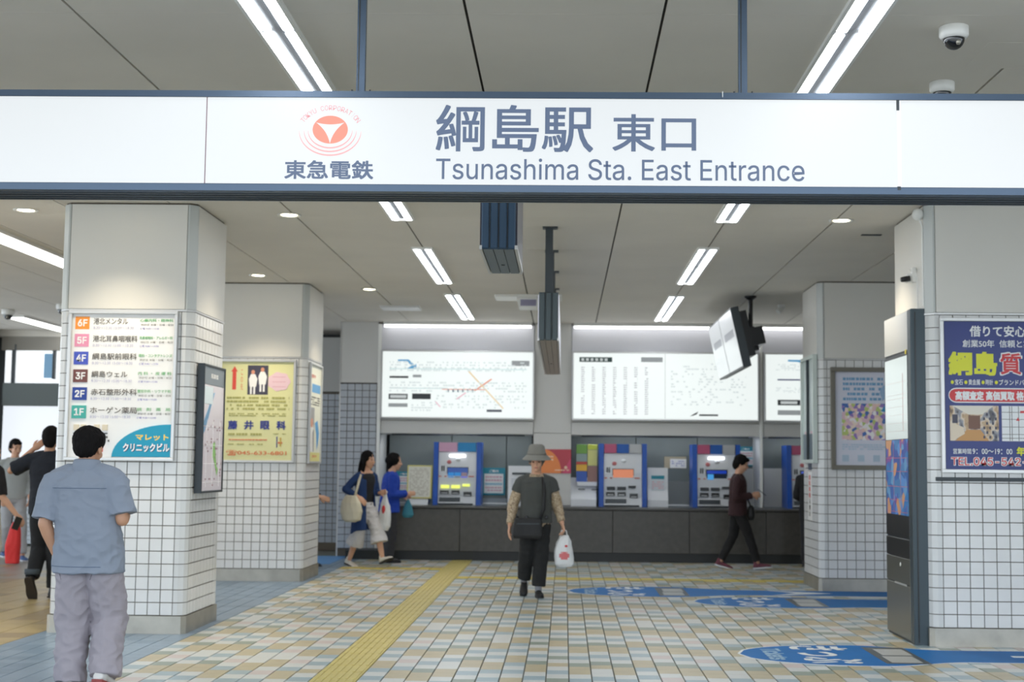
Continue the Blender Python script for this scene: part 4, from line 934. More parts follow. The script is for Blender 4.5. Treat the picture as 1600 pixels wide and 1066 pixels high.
for i, (a, b, c, d, col) in enumerate(leaf):
    q = tag(MB().bbox(a, b-.01, 0, .012, c, d-.004, .002).obj('leaflet', mat('leaflet_%d_%d_%d' % col, col, .35)), 'x', 'leaflet'); q.location = (t.location.x, YW+.09+(.02 if c < .6 else .05), .775)
    q['label'] = ['green-topped leaflet at the top of the rack', 'grey leaflet under the green one in the rack', 'thin red leaflet edge in the rack', 'yellow-orange leaflet in the middle of the rack', 'blue leaflet low in the rack', 'lime leaflet top beside the ticket machine', 'tall pale yellow leaflet beside the ticket machine', 'dark pinkish photo leaflet low beside the ticket machine'][i]; q['group'] = 'leaflets in the rack'
# red and orange poster on the column
a, zt = at(842, 702, YW); b, zb = at(892, 740, YW)
t = thing('red_orange_poster', 'crimson poster with a big orange quarter disc on the column between the recesses', 'poster', ((a+b)/2, YW+.015, (zt+zb)/2)); w, h = (b-a)/2, (zt-zb)/2
MB().bbox(-w, w, -.008, .01, -h, h, .002).obj('sheet', mat('poster_crimson', (184, 62, 76), .4), t); B = Board(t, -w, w, -h, h, -.008)
B.poly('orange_disc', [(0, 0), (.15, .0)] + [(.15+.55*sin(k*pi/20), .0+1.0*(1-cos(k*pi/20))) for k in range(1, 10)] + [(.68, 1), (0, 1)], mat('poster_disc_orange', (232, 136, 70), .4))
B.poly('magenta_corner', [(.72, 1), (1, .35), (1, 1)], mat('poster_magenta', (206, 70, 110), .4)); B.lines('poster_print', fineprint(.1, .45, .25, .5, 2, 7, .08) + fineprint(.45, .95, .82, .92, 1, 8, .06), mat('poster_cream2', (240, 200, 170), .4))
B.poly('white_mark', [(.84+.05*cos(2*pi*i/12), .76+.07*sin(2*pi*i/12)) for i in range(12)], mat('poster_cream2', (240, 200, 170), .4))

# ================================================================= FLOOR STICKERS
M_st = mat('sticker_blue', (0, 102, 172), .55, spec=.25, var=.06, vscale=4); M_stw = mat('sticker_white', (226, 230, 232), .35); M_stl = mat('sticker_light_blue', (150, 186, 214), .35)
def sticker(label, xt, yc, rl, rw, bw, xend, txt=True, small=False):
    """tongue of blue film: round end towards -x, then a straight band"""
    t = thing('floor_sticker', label, 'floor sticker', (xt, yc, .0015), 0, 'blue direction stickers on the floor')
    def outline(g):
        top = []; bot = []; Lh = 2*rl
        for k in range(31):
            s = k/30; x = Lh*s
            yy = rw*math.sqrt(max(0, 1-(2*s*.86-.0-1 if s < .58 else 0)**2)) if s < .58 else None
            if s < .58: yy = rw*math.sqrt(max(0, 1-abs((s-.58)/.58)**2.3))
            else:
                q = (s-.58)/.42; yy = rw + (bw-rw)*(3*q*q-2*q*q*q)
            top.append((x, yy))
        pts = [(x-(g if x < rl else 0), yy+g) for x, yy in top] + [(xend-xt, bw+g), (xend-xt, -bw-g)] + [(x-(g if x < rl else 0), -yy-g) for x, yy in reversed(top[1:])]
        return pts
    MB().prism(outline(.018), 0, .0012, 'z').obj('white_edge', M_stw, t); MB().prism(outline(0), 0.0003, .0022, 'z').obj('blue_film', M_st, t)
    def ft(s, x0, x1, y0, y1, m, b=.02):
        # characters read with their tops towards +x: build upright, then lay down and turn
        o = text(s, -(y1-y0)/2, (y1-y0)/2, -(x1-x0)/2, (x1-x0)/2, 0, m, t, 'lettering', b)
        o.rotation_euler = (-pi/2, 0, -pi/2); o.location = ((x0+x1)/2, (y0+y1)/2, .0032)
        return o
    ft('Tickets', .18, .33, -rw*.55, rw*.55, M_stl, .02); ft('きっぷ', .42, .86, -rw*.82, rw*.86, M_stw, .02)
    MB().box(.98, 1.3, -rw*.8, rw*.8, .0022, .003).obj('dark_block', mat('sticker_dark', (70, 76, 78), .35), t)
    for k, q in enumerate(((1.03, 1.25, -.7, -.1), (1.05, 1.27, .0, .62))): MB().box(q[0], q[1], q[2]*rw, q[3]*rw, .003, .0035).obj('ticket_mark', mat('sticker_grey', (178, 180, 178), .35), t)
    if xend-xt > 3:
        pass
    return t
s1 = sticker('nearest blue floor sticker, round-ended with white characters, in front of the dark totem', 1.31, 10.56, .8, .56, .32, 4.6)
s2 = sticker('middle blue floor sticker with a round end, ending just under the farther one', 1.34, 14.55, .85, .55, .42, 4.4)
s3 = sticker('farthest blue floor sticker, starting nearest the woman in the bucket hat', .05, 15.62, .95, .6, .3, 4.4)
MB().prism([(2.2, -.3), (2.5, 0), (2.2, .3), (2.9, 0)], .0022, .003, 'z').obj('white_arrow', M_stw, s3)
MB().prism([(3.3, -.02), (3.0, .25), (2.85, .25), (3.05, .04), (2.2, .04), (2.2, -.04), (3.05, -.04), (2.85, -.25), (3.0, -.25)], .0022, .003, 'z').obj('white_arrow', M_stw, s1).location = (-1.2+1.0, 0, 0)

# ================================================================= PEOPLE
def remesh(mb, name, m, parent, voxel=.008, smooth=4, amp=0, fs=9, stretch=(1, 1, .45), seed=0, fac=.5):
    me = mb.mesh('tmp', m); o = bpy.data.objects.new('tmp', me); C.objects.link(o)
    md = o.modifiers.new('r', 'REMESH'); md.mode = 'VOXEL'; md.voxel_size = voxel; md.use_smooth_shade = True
    if smooth: sm = o.modifiers.new('s', 'SMOOTH'); sm.iterations = smooth; sm.factor = fac
    dg = bpy.context.evaluated_depsgraph_get(); out = bpy.data.meshes.new_from_object(o.evaluated_get(dg)); bpy.data.objects.remove(o)
    if amp:      # cloth folds
        for v, nn in zip(out.vertices, [v.normal.copy() for v in out.vertices]):
            p = Vector((v.co.x*stretch[0], v.co.y*stretch[1], v.co.z*stretch[2]))*fs + Vector((seed, seed*2, 0))
            w = noise.noise(p); w2 = 1-abs(noise.noise(p*1.7+Vector((5, 1, 2)))*2)
            v.co += nn*amp*(w*.8 + (w2-.6)*.7)
    out.name = name; out.materials.clear(); out.materials.append(m)
    out.polygons.foreach_set('use_smooth', [True]*len(out.polygons)); out.update()
    q = bpy.data.objects.new(name, out); C.objects.link(q); q.parent = parent; return q

M_skin = mat('skin', (214, 166, 138), .5); M_skin2 = mat('skin_tanned', (196, 148, 118), .5); M_hair = mat('black_hair', (20, 18, 18), .8, bump=.5, bscale=160, spec=.15)
M_lip = mat('lips', (176, 104, 96), .5); M_eye = mat('eye_dark', (40, 30, 28), .2)
V = Vector
def hand(mb, wrist, d, nrm, size=1.0, curl=.5, flip=1):
    """palm, four unequal fingers and a thumb; d: towards the fingertips, nrm: out of the back of the hand"""
    d = V(d).normalized(); nrm = V(nrm); nrm = (nrm - d*nrm.dot(d)).normalized(); w = d.cross(nrm)*flip; s = size; wrist = V(wrist)
    M = Matrix((w, d, nrm)).transposed()
    mb.ell(wrist + d*.045*s, (.040*s, .056*s, .017*s), M, 14, 8)
    for k, (L, o) in enumerate(((.066, -.028), (.076, -.010), (.071, .009), (.056, .027))):
        a = wrist + d*.082*s + w*o*s; c1 = curl*.7; c2 = curl*1.8
        b = a + (d*cos(c1) - nrm*sin(c1))*L*.5*s; e = b + (d*cos(c2) - nrm*sin(c2))*L*.5*s
        mb.cap(wrist+d*.05*s+w*o*.8*s, a, .010*s, .0095*s, 8); mb.cap(a, b, .0095*s, .0085*s, 8); mb.cap(b, e, .0085*s, .007*s, 8)
    a = wrist + d*.025*s - w*.030*s; b = a + (d*.7 - w*.55 - nrm*.25)*.038*s; e = b + (d*.9 - w*.1 - nrm*.4*(1+curl))*.030*s
    mb.cap(a, b, .013*s, .0105*s, 8); mb.cap(b, e, .0105*s, .008*s, 8)
def headmat(c, yaw=0, pitch=0, roll=0):
    return Matrix.Translation(c) @ Matrix.Rotation(yaw, 4, 'Z') @ Matrix.Rotation(roll, 4, 'Y') @ Matrix.Rotation(pitch, 4, 'X')
def xf(mb0, mb, M):
    mb.add([M @ V(v) for v in mb0.v], mb0.f)
def head(mb, Mh, s=1.0):
    h = MB()
    h.ell((0, .008, .03), (.074*s, .092*s, .088*s), n=20, m=14)                # skull
    h.ell((0, -.022, -.035), (.060*s, .068*s, .078*s), n=18, m=12)              # face
    h.ell((0, -.045, -.085), (.033*s, .036*s, .032*s), n=14, m=8)              # chin
    h.cap((0, -.086, .005), (0, -.104, -.033), .009*s, .0135*s, 10)            # nose
    h.cap((-.032, -.079, .018), (.032, -.079, .018), .010, .010, 8)            # brow
    for q in (-1, 1):
        h.ell((q*.036, -.068, -.028), (.022, .02, .024), n=10, m=6)            # cheek
        h.ell((q*.074*s, .008, -.012), (.010, .02, .032), n=12, m=8)           # ear
    h.cap((-.018, -.086, -.063), (.018, -.086, -.063), .008, .008, 8)          # mouth
    xf(h, mb, Mh)
def face_parts(t, Mh):
    for q in (-1, 1):
        e = MB(); xf(MB().ell((q*.030, -.083, -.003), (.012, .006, .0055), n=12, m=6), e, Mh); e.obj('eye', M_eye, t, True)
        e = MB(); xf(MB().cap((q*.016, -.089, .021), (q*.043, -.083, .023), .0035, .0025, 8), e, Mh); e.obj('eyebrow', M_hair, t, True)
    e = MB(); xf(MB().ell((0, -.0925, -.064), (.021, .005, .007), n=12, m=6), e, Mh); e.obj('mouth', M_lip, t, True)
def shoe(ank, dirv, pitch, m, sole, t, L=.25, nm='shoe'):
    """ank: ankle joint; dirv: heading in the floor plane; pitch > 0 lifts the heel"""
    dv = V((dirv[0], dirv[1], 0)).normalized(); Mz = Matrix((V((-dv.y, dv.x, 0)), -dv, V((0, 0, 1)))).transposed().to_4x4()   # local -y = heading
    M = Matrix.Translation(ank) @ Mz @ Matrix.Rotation(pitch, 4, 'X') @ Matrix.Translation((0, 0, -.075))
    a = MB(); prof = [(.062, .010, .012, .02), (.055, .030, .030, .03), (.02, .036, .043, .043), (-.03, .037, .036, .036), (-.08, .044, .030, .03), (-.13, .046, .025, .026), (-.165, .038, .020, .022), (-.188, .014, .010, .016)]
    k = L/.25; R_ = []
    for y, rx, rz, zc in prof:
        R_.append([V((rx*k*cos(2*pi*i/14), y*k, zc + rz*sin(2*pi*i/14)*(1 if sin(2*pi*i/14) > 0 else .65))) for i in range(14)])
    a.rings(R_); a.cap((0, .02, .04), (0, .015, .09), .038*k, .034*k, 12)
    b = MB(); xf(a, b, M); s_ = remesh(b, nm, m, t, .007, 2)
    c = MB(); pts = [(x, y) for x, y in [(.0, .068), (.03, .058), (.038, .02), (.036, -.03), (.046, -.09), (.048, -.13), (.038, -.175), (.0, -.196), (-.038, -.175), (-.046, -.13), (-.044, -.09), (-.036, -.03), (-.038, .02), (-.03, .058)]]
    c.prism([(x*k, y*k) for x, y in pts], 0.0, .016, 'z'); d = MB(); xf(c, d, M); so_ = d.obj('sole', sole, s_)
    return s_
def seg(a, b, t): return V(a)*(1-t) + V(b)*t
def ear_hair(): pass

class Fig:
    def __init__(s, label, X, Y, facing, J, skin=M_skin, group=None, cat='person'):
        """facing: heading in degrees, 0 = towards the camera (-y), 90 = towards +x, 180 = away"""
        s.t = thing('person', label, cat, (X, Y, 0), rad(facing)); s.J = {k: V(v) for k, v in J.items()}; s.skin = skin
        s.body = MB(); s.Mh = None
    def torso(s, top=.14, waist=.11):
        J = s.J; hp = (J['hipL']+J['hipR'])/2; nk = J['neck']
        s.body.loft([(hp-V((0, 0, .03)), .12, .08), (seg(hp, nk, .3), waist, .075), (seg(hp, nk, .65), .13, .09), (seg(hp, nk, .9), .11, .075), (nk+V((0, 0, .01)), .05, .05)])
        for q in 'LR': s.body.cap(seg(nk, J['sh'+q], .35), J['sh'+q], .045, .045)
    def limbs(s, arm=(.043, .036, .025), leg=(.068, .048, .034), hands=True, hd=None, curl=(.5, .5)):
        J = s.J; b = s.body
        for i, q in enumerate('LR'):
            b.cap(J['sh'+q], J['el'+q], arm[0], arm[1]); b.cap(J['el'+q], seg(J['el'+q], J['wr'+q], .3), arm[1], arm[1]*1.02); b.cap(seg(J['el'+q], J['wr'+q], .3), J['wr'+q], arm[1]*1.02, arm[2])
            b.cap(J['hip'+q], J['kn'+q], leg[0], leg[1]); b.cap(J['kn'+q], seg(J['kn'+q], J['an'+q], .35), leg[1], leg[1]*1.04); b.cap(seg(J['kn'+q], J['an'+q], .35), J['an'+q], leg[1]*1.04, leg[2])
            if hands:
                d = (J['wr'+q]-J['el'+q]).normalized() if not hd or not hd[i] else V(hd[i][0])
                nrm = (V((1, 0, 0)) if q == 'L' else V((-1, 0, 0))) if not hd or not hd[i] else V(hd[i][1])
                hand(b, J['wr'+q], d, nrm, 1.0, curl[i], 1 if q == 'L' else -1)
    def head(s, yaw=0, pitch=0, roll=0, sc=1.0):
        J = s.J; s.Mh = headmat(J['head'], rad(yaw), rad(pitch), rad(roll)); s.body.cap(J['neck']-V((0, 0, .02)), J['head']+V((0, .02, -.04)), .056, .050); head(s.body, s.Mh, sc); face_parts(s.t, s.Mh)
    def skinmesh(s, voxel=.006): return remesh(s.body, 'body', s.skin, s.t, voxel, 2)
    def hair(s, fn, m=M_hair, amp=.006, voxel=.006, nm='hair'):
        h = MB(); a = MB(); fn(a); xf(a, h, s.Mh); return remesh(h, nm, m, s.t, voxel, 2, amp, 40, (1, 1, .3))
    def top(s, m, hem, rad_hem, sl, slr=(.062, .055, .05), chest=(.165, .115), waist=(.155, .11), nm='shirt', amp=.006, voxel=.008, lean=(0, 0), seed=1, fs=8, extra=None, open_neck=.0):
        """hem: height of the hem; rad_hem (rx, ry); sl: sleeve length per arm, 0..2 (1 = elbow)"""
        J = s.J; g = MB(); hp = (J['hipL']+J['hipR'])/2; nk = J['neck']; c0 = V((hp.x+lean[0], hp.y+lean[1], hem)); mid = seg(hp, nk, .38)
        g.loft([(c0, *rad_hem), (seg(c0, mid, .5), (rad_hem[0]+waist[0])/2, (rad_hem[1]+waist[1])/2), (mid, *waist), (seg(hp, nk, .66), *chest), (seg(hp, nk, .84), chest[0]*.98, chest[1]*.92), (seg(hp, nk, .95), chest[0]*.66, chest[1]*.7), (nk+V((0, 0, .012-open_neck)), .064, .062)], e=2.3)
        for i, q in enumerate('LR'):
            L = sl[i] if isinstance(sl, (list, tuple)) else sl
            g.cap(seg(nk, J['sh'+q], .45)-V((0, 0, .01)), J['sh'+q]-V((0, 0, .005)), slr[0]*.95, slr[0]*1.0)
            if L <= 1:
                e = seg(J['sh'+q], J['el'+q], L); d = (J['el'+q]-J['sh'+q]).normalized(); g.tube([J['sh'+q], seg(J['sh'+q], e, .5), e], [slr[0], slr[0]*1.04, slr[1]], 18)
            else:
                e = seg(J['el'+q], J['wr'+q], L-1); g.cap(J['sh'+q], J['el'+q], slr[0], slr[1]); g.tube([J['el'+q], seg(J['el'+q], e, .5), e], [slr[1], (slr[1]+slr[2])/2, slr[2]], 16)
        if extra: extra(g)
        return remesh(g, nm, m, s.t, voxel, 3, amp, fs, (1, 1, 1.6), seed)
    def legs(s, m, r=(.095, .075, .065), end=1.0, waistz=None, nm='trousers', amp=.006, seed=3, hip=(.155, .115), voxel=.008):
        J = s.J; g = MB(); hp = (J['hipL']+J['hipR'])/2; wz = waistz or hp.z+.12
        g.loft([(V((hp.x, hp.y, hp.z-.07)), hip[0]*.88, hip[1]*.9), (hp, *hip), (V((hp.x, hp.y, wz)), hip[0]*.92, hip[1]*.92)], e=2.3)
        for q in 'LR':
            e = seg(J['kn'+q], J['an'+q], end); kn = J['kn'+q]; hj = J['hip'+q]
            g.tube([hj+V((0, 0, .02)), seg(hj, kn, .5), kn, seg(kn, e, .5), e], [r[0], (r[0]+r[1])/2*1.02, r[1], (r[1]+r[2])/2, r[2]], 20)
        return remesh(g, nm, m, s.t, voxel, 3, amp, 8, (1, 1, 1.3), seed)

def cap_hair(long=0.0, back=.0, fringe=.0):
    def fn(a):
        a.ell((0, .018, .038), (.083, .096, .092), n=20, m=14)
        a.ell((0, .055, -.01), (.074, .06, .075+back), n=18, m=12)
        for q in (-1, 1): a.ell((q*.066, .02, .01), (.022, .045, .05), n=12, m=8)
        if fringe: a.ell((0, -.05, .07), (.062, .045, .03), n=14, m=8)
        if long:
            a.loft([(V((0, .07, -.02)), .075, .045), (V((0, .085, -.12)), .085, .045), (V((0, .09, -.12-long*.6)), .08, .04), (V((0, .085, -.12-long)), .045, .025)])
            for q in (-1, 1): a.cap((q*.07, .0, .02), (q*.078, .02, -.13-long*.5), .024, .02)
    return fn

# --- 1. man in the grey-blue shirt, nearest, seen from behind (his own left is at the picture's left)
def man1():
    J = dict(hipL=(.045, 0, .80), hipR=(-.125, 0, .80), knL=(.055, -.03, .43), anL=(.04, .02, .085), knR=(-.155, -.07, .44), anR=(-.185, .06, .125),
             neck=(0, -.01, 1.335), shL=(.185, .0, 1.255), elL=(.225, .04, 1.0), wrL=(.165, -.03, .80), shR=(-.185, .0, 1.265), elR=(-.245, .02, 1.03), wrR=(-.17, -.22, 1.09), head=(0, -.035, 1.455))
    f = Fig('man seen from behind in grey-blue short-sleeved shirt and grey trousers, nearest figure', -2.88, 8.42, 176, J, M_skin2)
    f.torso(); f.limbs((.046, .040, .028), (.075, .052, .038), hd=[None, ((.2, -1, .25), (-1, 0, .3))]); f.head(-4, 12, sc=1.04); f.skinmesh(.005)
    f.hair(lambda a: (a.ell((0, .018, .045), (.096, .102, .088), n=20, m=14), a.ell((0, .05, -.005), (.078, .064, .07), n=18, m=12), a.ell((0, -.03, .08), (.075, .06, .04), n=16, m=10)), amp=.007)
    M_sh = mat('grey_blue_shirt', (136, 145, 160), .85, bump=.25, bscale=900)
    s_ = f.top(M_sh, .715, (.212, .158), (.9, .88), (.078, .088, .05), (.20, .128), (.198, .140), amp=.013, seed=2, voxel=.006, fs=6)
    g = MB(); c = f.J['neck']       # collar
    rings = []
    for z, rr_, oy in ((-.03, .080, .0), (.0, .084, .0), (.02, .081, .0), (.045, .076, -.004), (.05, .070, -.004), (.02, .074, 0)): rings.append([c + V((rr_*1.04*cos(2*pi*k/28), rr_*.92*sin(2*pi*k/28)+oy, z+.006*sin(2*pi*k/28))) for k in range(28)])
    g.rings(rings, False); g.obj('collar', M_sh, s_, True)
    M_seam = mat('shirt_seam', (92, 106, 128), .9)
    for z, hw in ((1.215, .165), (.755, .165)):
        g = MB()
        pts = []
        for k in range(17):
            x = -hw + 2*hw*k/16; y = .5; pts.append((x, z))
        hits = []
        for x, zz in pts:
            ok, loc, nn, _ = s_.ray_cast(V((x, 1, zz)), V((0, -1, 0)))
            if ok: hits.append(loc + nn*.0008)
        if len(hits) > 3: g.tube(hits, .0022, 6); g.obj('seam', M_seam, s_)
    tr = f.legs(mat('grey_trousers', (156, 150, 158), .85, bump=.25, bscale=700), (.112, .105, .092), 1.04, .90, amp=.014, seed=5, hip=(.175, .13), voxel=.006)
    for q, z in ((1, 0), (-1, 0)):
        g = MB(); hits = []
        for k in range(8):
            ok, loc, nn, _ = tr.ray_cast(V((q*(.155-.01*k), 1, .83-.022*k)), V((0, -1, 0)))
            if ok: hits.append(loc+nn*.0008)
        if len(hits) > 3: g.tube(hits, .002, 6); g.obj('pocket_seam', mat('trouser_seam', (112, 106, 116), .9), tr)
    M_s = mat('white_sneaker', (206, 204, 202), .6); M_so = mat('red_sole', (140, 60, 58), .6)
    shoe(f.J['anL'], (.12, -1), 0, M_s, mat('dark_sole', (60, 56, 56), .8), f.t, .27); shoe(f.J['anR']+V((0, .02, .02)), (-.05, -1), .35, M_s, M_so, f.t, .27)
man1()
# --- 2. tall man in black, raising his left hand to his head
def man2():
    J = dict(hipL=(.08, 0, .90), hipR=(-.08, 0, .90), knL=(.085, -.06, .50), anL=(.075, .13, .20), knR=(-.08, -.04, .48), anR=(-.09, -.02, .085),
             neck=(0, -.01, 1.455), shL=(.175, .0, 1.38), elL=(.40, -.02, 1.27), wrL=(.19, -.06, 1.49), shR=(-.175, 0, 1.38), elR=(-.22, .02, 1.11), wrR=(-.22, -.06, .88), head=(-.0, -.03, 1.60))
    f = Fig('tall man in black seen from behind, one hand raised to his head', -5.2, 14.1, 178, J, M_skin2)
    f.torso(); f.limbs(hd=[((-.75, -.05, .6), (0, 1, 0)), None]); f.head(8, 4); f.skinmesh(.007); f.hair(cap_hair(0, .02), amp=.006)
    f.top(mat('black_tshirt', (26, 30, 40), .9), .84, (.185, .125), (.85, .85), (.075, .078, .05), (.195, .125), (.18, .12), amp=.006)
    f.legs(mat('black_trousers', (24, 25, 28), .9), (.10, .085, .068), .95, .96, amp=.006, hip=(.165, .12))
    g = MB(); g.tube([f.J['anL']+V((0, .0, .05)), f.J['anL']+V((0, .0, .10))], .072, 16); g.obj('trouser_cuff', mat('denim_cuff', (70, 80, 88), .9), f.t, True)
    M_b = mat('black_shoe', (26, 25, 25), .5); M_bs = mat('brown_sole', (52, 44, 36), .8)
    shoe(f.J['anL']+V((0, .0, -.0)), (0, -1), 1.0, M_b, M_bs, f.t, .28); shoe(f.J['anR'], (-.1, -1), 0, M_b, M_bs, f.t, .28)
man2()
# --- 3. person in black at the left edge, arm hanging
def left_edge():
    J = dict(hipL=(.08, 0, .84), hipR=(-.08, 0, .84), knL=(.09, -.03, .46), anL=(.09, .0, .085), knR=(-.09, -.05, .46), anR=(-.09, .08, .10),
             neck=(0, 0, 1.33), shL=(.16, .0, 1.26), elL=(.22, .0, 1.0), wrL=(.23, -.06, .80), shR=(-.16, 0, 1.26), elR=(-.24, -.0, 1.0), wrR=(-.34, -.12, .80), head=(0, -.04, 1.46))
    X = at(-22, 800, 14.9)[0]
    f = Fig('person at the left edge in a black top and cream trousers holding a dark phone', X, 14.9, 150, J)
    f.torso(); f.limbs(); f.head(0, 5); f.skinmesh(.008); f.hair(cap_hair(.05, .03))
    f.top(mat('black_top', (30, 28, 30), .9), .86, (.17, .12), (1.0, 1.0), (.07, .062, .05), (.175, .12), (.165, .115), amp=.005)
    f.legs(mat('cream_trousers', (206, 204, 196), .9), (.095, .085, .08), .98, .92)
    g = MB(); g.tube([f.J['neck']+V((.09*cos(a), .08*sin(a)+.02, .0+.02*sin(a))) for a in [2*pi*k/20 for k in range(21)]], .02, 8); g.obj('blue_scarf', mat('scarf_blue', (28, 84, 176), .8), f.t, True)
    for q in 'LR': shoe(f.J['an'+q], (0, -1), 0, mat('black_shoe', (26, 25, 25), .5), mat('brown_sole', (52, 44, 36), .8), f.t, .24)
    w = f.t.matrix_basis @ f.J['wrR']; ph = MB().bbox(-.035, .035, -.005, .005, -.07, .07, .002).obj('smartphone', M_black)
    ph.location = w + V((.02, -.03, -.09)); ph.rotation_euler = (.2, .35, .3); tag(ph, 'dark phone in the hand of the person at the left edge', 'phone'); MB().box(-.03, .03, .0052, .006, -.064, .064).obj('screen', mat('phone_screen', (30, 40, 52), .1), ph)
left_edge()
# --- 4. person in grey behind
def grey_person():
    J = dict(hipL=(.08, 0, .86), hipR=(-.08, 0, .86), knL=(.11, -.12, .47), anL=(.13, -.22, .085), knR=(-.08, .02, .47), anR=(-.10, .18, .12),
             neck=(0, 0, 1.40), shL=(.165, 0, 1.32), elL=(.21, .03, 1.06), wrL=(.20, -.12, .86), shR=(-.165, 0, 1.32), elR=(-.21, .03, 1.06), wrR=(-.18, -.12, .86), head=(0, -.03, 1.545))
    f = Fig('person in a pale grey top facing the camera at the left edge', at(20, 800, 19.3)[0], 19.3, 25, J)
    f.torso(); f.limbs(); f.head(20, 6); f.skinmesh(.008); f.hair(cap_hair(0, .01, 1))
    f.top(mat('pale_grey_top', (168, 172, 172), .9), .84, (.18, .125), 1.85, (.066, .055, .045), (.175, .12), (.165, .115))
    f.legs(mat('pale_grey_trousers', (176, 178, 182), .9), (.09, .075, .06), .95, .94)
    for q in 'LR': shoe(f.J['an'+q], (.2, -1), 0, mat('blue_shoe', (60, 90, 140), .6), M_wht, f.t, .26)
    t = thing('shopping_trolley_bag', 'bright red soft bag standing on the floor at the far left', 'bag', (at(20, 860, 18.6)[0], 18.6, 0))
    remesh(MB().loft([(V((0, 0, .01)), .09, .06), (V((0, 0, .25)), .10, .07), (V((.02, 0, .45)), .07, .05), (V((.03, 0, .56)), .04, .03)], e=3), 'sack', mat('red_fabric', (224, 52, 50), .7), t, .01, 2, .006)
    MB().tube([(-.03, 0, .54), (-.02, 0, .64), (.06, 0, .66), (.09, 0, .55)], .009, 8).obj('handle', M_black, t, True)
grey_person()
# --- 5. young woman in a navy cardigan, striding
def girl():
    J = dict(hipL=(.07, 0, .80), hipR=(-.07, 0, .80), knL=(.075, .14, .44), anL=(.07, .30, .155), knR=(-.07, -.02, .43), anR=(-.07, .02, .08)) 
    J = dict(hipL=(.07, 0, .80), hipR=(-.07, 0, .80), knL=(.08, -.17, .46), anL=(.08, -.27, .13), knR=(-.07, .05, .43), anR=(-.08, .20, .085),
             neck=(0, -.02, 1.275), shL=(.145, -.01, 1.20), elL=(.20, -.02, .98), wrL=(.12, -.16, .98), shR=(-.145, -.01, 1.20), elR=(-.27, .10, 1.03), wrR=(-.20, -.08, .93), head=(0, -.045, 1.425))
    f = Fig('young woman in a long navy cardigan and wide white trousers, walking', at(566, 880, 18.95)[0]+.02, 18.95, 52, J)
    f.torso(.13, .1); f.limbs((.036, .032, .022), (.062, .045, .03), hd=[((.1, -1, .2), (1, 0, 0)), ((.4, -.6, -.6), (-.7, -.3, .6))]); f.head(8, 2, sc=.95); f.skinmesh(.0065)
    f.hair(cap_hair(.16, .03), amp=.007)
    f.top(mat('black_blouse', (26, 26, 30), .8), .76, (.12, .095), .3, (.045, .045, .04), (.13, .10), (.115, .09), 'blouse', .004, open_neck=.05)
    # cardigan: open in front, hanging to the knee
    M_c = mat('navy_cardigan', (32, 58, 104), .9)
    J_ = f.J; secs = []; nk = J_['neck']; hp = V((0, .02, .8)); zs = [(.46, .19, .17), (.62, .175, .15), (.80, .165, .135), (1.0, .145, .12), (1.14, .158, .118), (1.215, .13, .10), (1.262, .07, .068)]
    g = MB(); N_ = 26; a0, a1 = -pi/2+.5, 3*pi/2-.5; rows_o = []; rows_i = []
    for z, rx, ry in zs:
        op = 1 if z > .9 else 1.15
        ro = [V((rx*cos(a), ry*sin(a)+.015*(1.25-z), z+(.03*sin(a*2) if z < .5 else 0))) for a in [a0+(a1-a0)*k/N_ for k in range(N_+1)]]
        ri = [V((v.x*.88, v.y*.88, v.z)) for v in ro]; rows_o.append(ro + ri[::-1])
    g.rings(rows_o)
    for q in 'LR':
        g.cap(seg(nk, J_['sh'+q], .5)-V((0, 0, .01)), J_['sh'+q], .05, .055); g.cap(J_['sh'+q], J_['el'+q], .055, .05); g.tube([J_['el'+q], seg(J_['el'+q], J_['wr'+q], .8)], [.05, .042], 14)
    remesh(g, 'cardigan', M_c, f.t, .008, 3, .006, 9, (1, 1, .6), 4)
    f.legs(mat('white_gaucho', (204, 202, 204), .9), (.088, .095, .125), .42, .86, 'wide_trousers', .012, hip=(.135, .105))
    Ms = mat('pale_flat_shoe', (206, 200, 190), .6); sl = mat('black_sole', (34, 32, 32), .8)
    shoe(f.J['anL'], (0, -1), -.35, Ms, sl, f.t, .24); shoe(f.J['anR'], (0, -1), .25, Ms, sl, f.t, .24)
    # shoulder bag on her right side
    T = f.t.matrix_basis; t = thing('shoulder_bag', 'cream cloth shoulder bag on the right hip of the woman in the navy cardigan', 'bag', T @ V((-.27, -.02, .80)), rad(52))
    remesh(MB().loft([(V((0, 0, -.20)), .05, .08), (V((0, 0, -.17)), .075, .16), (V((0, 0, -.06)), .085, .19), (V((0, 0, .06)), .07, .17), (V((0, 0, .15)), .035, .10)], e=2.4), 'sack', mat('cream_canvas', (212, 206, 186), .9), t, .009, 2, .008, 7)
    sp = [V((0, -.06, .12)), V((.06, -.055, .28)), V((.13, -.03, .42)), V((.165, .02, .445)), V((.13, .06, .40)), V((.04, .08, .2)), V((0, .07, .12))]
    MB().tube(sp, .017, 8).obj('strap', mat('cream_strap', (204, 198, 178), .9), t, True)
    # white plastic bag in her left hand
    w = T @ (f.J['wrL'] + V((.02, -.08, .0))); t = thing('plastic_bag', 'white plastic bag with a red mark held by the woman in the navy cardigan', 'bag', (w.x, w.y, w.z), rad(52))
    remesh(MB().loft([(V((0, 0, -.50)), .04, .05), (V((0, 0, -.44)), .055, .085), (V((0, 0, -.30)), .055, .095), (V((0, 0, -.16)), .04, .075), (V((0, 0, -.06)), .02, .035), (V((0, 0, .0)), .016, .022)], e=2.6), 'sack', mat('white_film', (222, 224, 226), .35), t, .008, 2, .008, 12)
    MB().tube([(0, -.01, -.04), (0, -.035, .02), (0, .0, .045), (0, .03, .02), (0, .01, -.04)], .008, 8).obj('handle', mat('white_film', (222, 224, 226), .35), t, True)
    MB().ell((-.045, -.02, -.22), (.016, .03, .06)).obj('red_print', mat('print_red', (206, 60, 64), .5), t, True)
girl()
